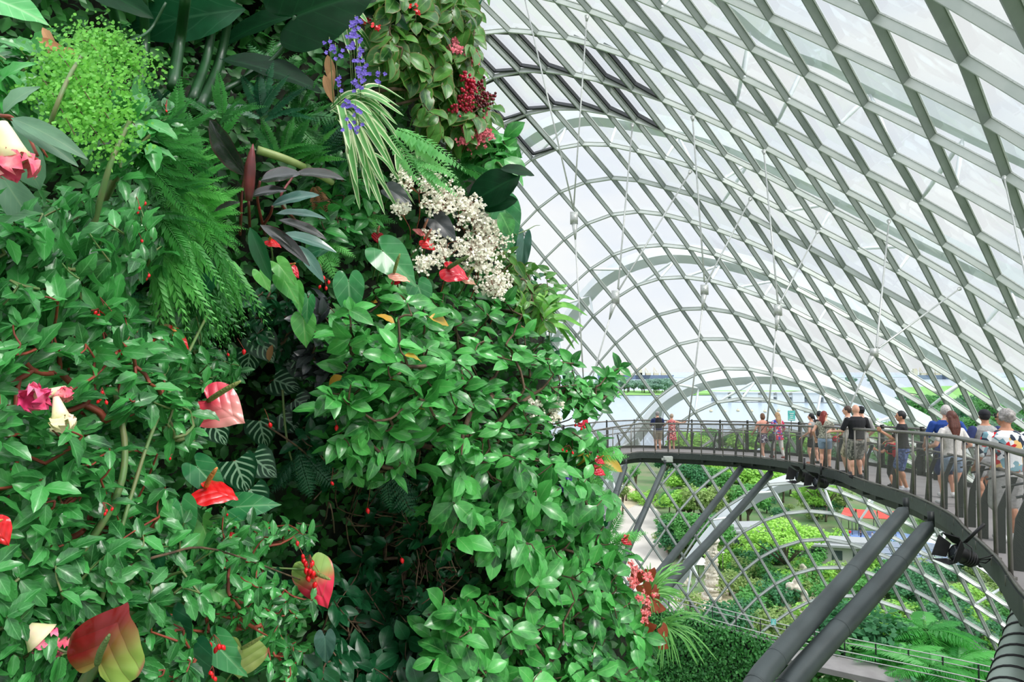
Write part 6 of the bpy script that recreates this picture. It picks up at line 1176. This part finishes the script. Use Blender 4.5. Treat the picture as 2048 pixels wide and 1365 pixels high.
for lab,c,n,rx,ry,m,root in (('hanging dark red berry cluster, lowest left of three',(928,205),90,14,24,berryr,(925,160)),('dark red berry cluster standing out against the glass',(965,195),110,16,22,berry,(955,140)),('red berry cluster between the other two, highest',(940,172),70,14,16,berryr,(935,130))): spray('berry_cluster',lab,'berries',c,n,rx,ry,m,6.5,.35,root,shape='b',part='berries')
for lab,c,n,rx,ry,root in (('pink flower head lowest at the outline',(955,275),130,20,16,(940,320)),('pink flower head left of the lowest one',(925,265),90,14,20,(920,310)),('pink flower head near the top of the outline',(940,115),70,18,12,(920,150)),('pinkish flower head just under the top sprigs',(915,95),50,12,10,(905,130)),('pink flower head behind the berries',(955,235),60,12,14,(940,290))): spray('pink_flower_head',lab,'flower',c,n,rx,ry,pinkf,5.,.3,root)
red_f=pm('bright_red_petals',lin(240,28,36),.35,0,lin(220,14,30),40.)
for lab,c,n,root in (('small dark red flowers at the top edge of the planting',(745,50),20,(750,80)),('red flowers under the top edge, left of the ribbed shrub',(830,12),18,(830,40))): spray('red_flower_head',lab,'flower',c,n,10,10,red_f,6,.3,root)
# red bells
def bells(lab,x,y,n,sz,off=.32,sx=1.):
    D=float(Dw(x,y))-off; P=at(x,y-sz*1.6,D); r=thing('red_bell_flowers',lab,'flowers',P); rr=np.random.default_rng(int(x+y)); s=G()
    for k in range(n):
        B=at(x+rr.normal()*sz*.55*sx,y+rr.normal()*sz*.55,D+rr.normal()*.008); d=nrm(np.array([rr.normal()*.35,rr.normal()*.3,-1])); l=sz*.62*D/F; g=G(); g.tube([B-d*l*.5,B-d*l*.3,B,B+d*l*.3,B+d*l*.55],np.array([.12,.3,.38,.28,.1])*l,8); sub(g,'bell',[red_f],r); s.tube([P,(P+B)/2+[0,0,.004],B-d*l*.5],.0008,4,cap=False)
    sub(s,'stems',[rstem],r)
for q in (('red bell cluster at the right of the upper left bush',272,412,4,12),('red bell cluster below it beside the weeping ferns',270,480,4,14),('red bell pair hanging on a long thread left of the dark gap',283,555,5,15),('small red bud above the second bush',170,535,2,9),('red bell cluster in the middle of the left bush',200,622,6,17),('single red bell at the left',105,688,1,14),('red bell cluster right of the middle left bush',253,708,5,14),('red bell pair above the pale yellow papery tube',204,798,4,14),('red tubular bell left of the silver-patterned leaves',475,706,1,18),('red bell under the leaning bush',454,720,1,12),('red bell near the bare twig left of the hollow',529,847,1,18),('red bell under the middle shrub left branch',664,848,1,18),('red bell pair beside the water-dotted heart leaf',640,553,1,15),('trio of red bells beside the water-dotted heart leaf',650,578,3,13),('red bell cluster in the lower left bush',205,1025,3,12),('large red bell cluster in front of the green and pink anthurium',620,1145,11,22),('red bell left of the green and pink anthurium',588,1100,2,16),('round red bells above the bottom edge',428,1302,5,20),('single red bell alone in the dark hollow',797,1135,1,18),('red bell at the upper left of the dark hollow',740,1005,1,18),('tiny red bells near the maidenhair fern',334,213,2,8),('faint red bell in the hollow below the silver leaves',666,958,1,14),('red bells at the bottom edge by the dark heart leaf',425,1358,4,16),('tiny red bud near the orange-spadix anthurium',345,925,1,10),('tiny red bell under the orange-spadix anthurium',442,1030,1,10),('red bells under the top edge by the ribbed shrub',760,55,3,9),('red bell cluster by the sprig near the walkway end',1155,855,3,10),('red buds showing among the glossy leaves at the walkway end',1138,905,4,9)): bells(*q)
# purple flowers
purp=pm('violet_petals',lin(92,70,176),.5,0,lin(122,104,206),40.)
for k,(x,y,n) in enumerate(((660,93,7),(672,105,6),(700,88,7),(714,60,8),(712,48,6),(718,92,5),(702,58,5),(716,118,6),(722,140,7),(730,135,6),(712,155,8),(722,168,8),(760,152,6),(693,213,6),(713,224,6),(720,252,5),(694,250,4),(680,168,5),(728,150,5),(708,75,4))):
    P=Wp(x,y,.5); D=P[1]; r=thing('violet_flower',['violet flower by itself on a thin stem among the others under the giant leaf','violet bloom in the loose group hanging down from the giant leaf tip'][k%2],'flower',P,['violet flowers on single stems','violet blooms near the giant leaf'][k%2]); g=G(); s=G()
    for q in range(n):
        c=P+rng.normal(size=3)*[1,.4,1.3]*6.5*D/F
        for j in range(5): a_=j*1.257+rng.random(); g.inst(flo,c,[math.cos(a_),-.3,math.sin(a_)],[0,-1,.2],5.*D/F)
    s.tube(cr([P,P+[-.01,.03,.03],P+[-.02,.12,-.12]],3),.0012,4); sub(g,'petals',[purp],r); sub(s,'stem',[gstem],r)
for x,y in ((1120,945),(1136,955),(1128,975)): spray('violet_flower_spray',{1120:'small violet flower spray upper left behind the walkway-end anthuriums',1136:'small violet flower spray right of its neighbours behind the anthuriums',1128:'lowest small violet flower spray behind the anthuriums'}[x],'flower',(x,y),20,8,8,purp,4,.2,(x-10,y+20),gstem)
# rust begonias at the outline
r=thing('rust_begonia','rust-red begonia leaves with coral flowers at the lower outline','plant',Wp(1280,1230,.1))
for (x,y,a,l) in ((1282,1145,-70,40),(1300,1140,-60,36),(1285,1170,-80,48),(1305,1180,-75,44),(1290,1210,-60,46),(1275,1150,-110,40),(1310,1215,-50,34),(1300,1245,-90,50),(1312,1280,-85,46),(1280,1225,-120,44),(1322,1255,-90,36)): addl(r,'leaf',M['redleaf'],x,y,.2,l*.72,a+random.uniform(-50,50),tpl='round',wid=.8,nz=random.uniform(0,1.),nx=random.uniform(-.5,.5))
stalk(r,'stem',rstem,[(1270,1290,0),(1285,1220,.1),(1290,1140,.15)],(.004,.002))
coral=pm('coral_florets',lin(236,90,90),.6,0,lin(240,150,150),50.)
for k,(x,y) in enumerate(((1272,1135),(1290,1150),(1278,1195),(1290,1235),(1305,1200),(1268,1165))): spray('coral_flower_spray',['topmost coral flower spray on the rust begonia','coral flowers beside the topmost spray','coral flowers at the middle of the rust begonia','lowest coral flowers on the rust begonia','coral flowers at the right of the rust begonia','coral flowers at the left of the rust begonia'][k],'flower',(x,y),36,9,11,coral,4.,.25,(x-5,y+20))
# dry leaves
for k,(x,y,a,l) in enumerate(((85,55,-60,50),(98,60,-90,56),(75,78,-20,60),(125,95,-30,50),(655,110,-80,60),(648,150,-70,55),(665,140,-100,50),(545,690,-110,38),(360,700,-80,60),(870,1020,-60,34),(800,590,-60,30),(1035,650,-40,30))):
    T,Y,N,S,tp=LF(x,y,.15,l,a,'lance',1.2,0,.1,.3); g=G(); g.inst(tp,T,Y,N,S[None]); o=g.build('dry_leaf',M['brown'],None,loc=T); tag(o,'curled dry brown leaf caught among the green plants','leaf','curled dry leaves')
# brown branches in the left hollow
for k,(pts,lab) in enumerate((([(565,780,.2),(570,850,.15),(580,910,.1),(600,960,.05)],'bare greenish branch hanging in the gap left of centre'),([(530,850,.2),(590,890,.15),(640,930,.1),(690,960,.1)],'bare branch slanting right under the gap'),([(200,1210,.3),(260,1000,.3),(310,850,.3),(380,700,.3),(430,600,.25)],'tall thin stem crossing the left bushes'),([(150,1130,.25),(230,1000,.3),(250,900,.3),(230,780,.25)],'thick green stem in the left bushes'),([(180,480,.2),(220,330,.28),(260,240,.3)],'hairy green stem rising past the maidenhair fern'),([(85,300,.2),(110,220,.28),(140,150,.3),(165,110,.3)],'stem rising through the maidenhair fern'),([(240,1140,.32),(330,1110,.34),(430,1100,.34),(600,1160,.32)],'long thin branch reaching right to the green and pink anthurium'),([(660,615,.25),(690,650,.25),(720,690,.2)],'pale bare stem hanging beside the red bell trio'))):
    r=thing('bare_stem',lab,'stem',Wp(*pts[0][:2],pts[0][2])); stalk(r,'shaft',(gstem,stem,gstem,gstem,gstem,gstem,stem,stem)[k],pts,((.004,.003),(.003,.003),(.004,.003),(.007,.005),(.006,.004),(.004,.003),(.003,.002),(.0015,.0015))[k])

# small pieces hang under the part that carries them
UND=dict(lens='housing',barn_door='housing',bracket='housing',pocket='pouch',window='wall',glass='sash_frame',actuator_rod='sash_frame',eyes='body',mouth='body',lettering='panel',weld_band='tube',pin_bracket='tube',deckhouse='hull',crane_mast='hull',band='pipe',side_twig='shaft',node_ring='shaft',gate_house='bridge_deck',lamp_head='pole',strut='arch_beam',end_fitting='rod',clamp_plate='rod')
for o in list(bpy.data.objects):
    if o.parent is None or o.parent.parent is not None or o.type!='MESH': continue
    k=UND.get(o.name.split('.')[0])
    if k:
        for q in o.parent.children:
            if q is not o and q.name.split('.')[0]==k: o.parent=q; break
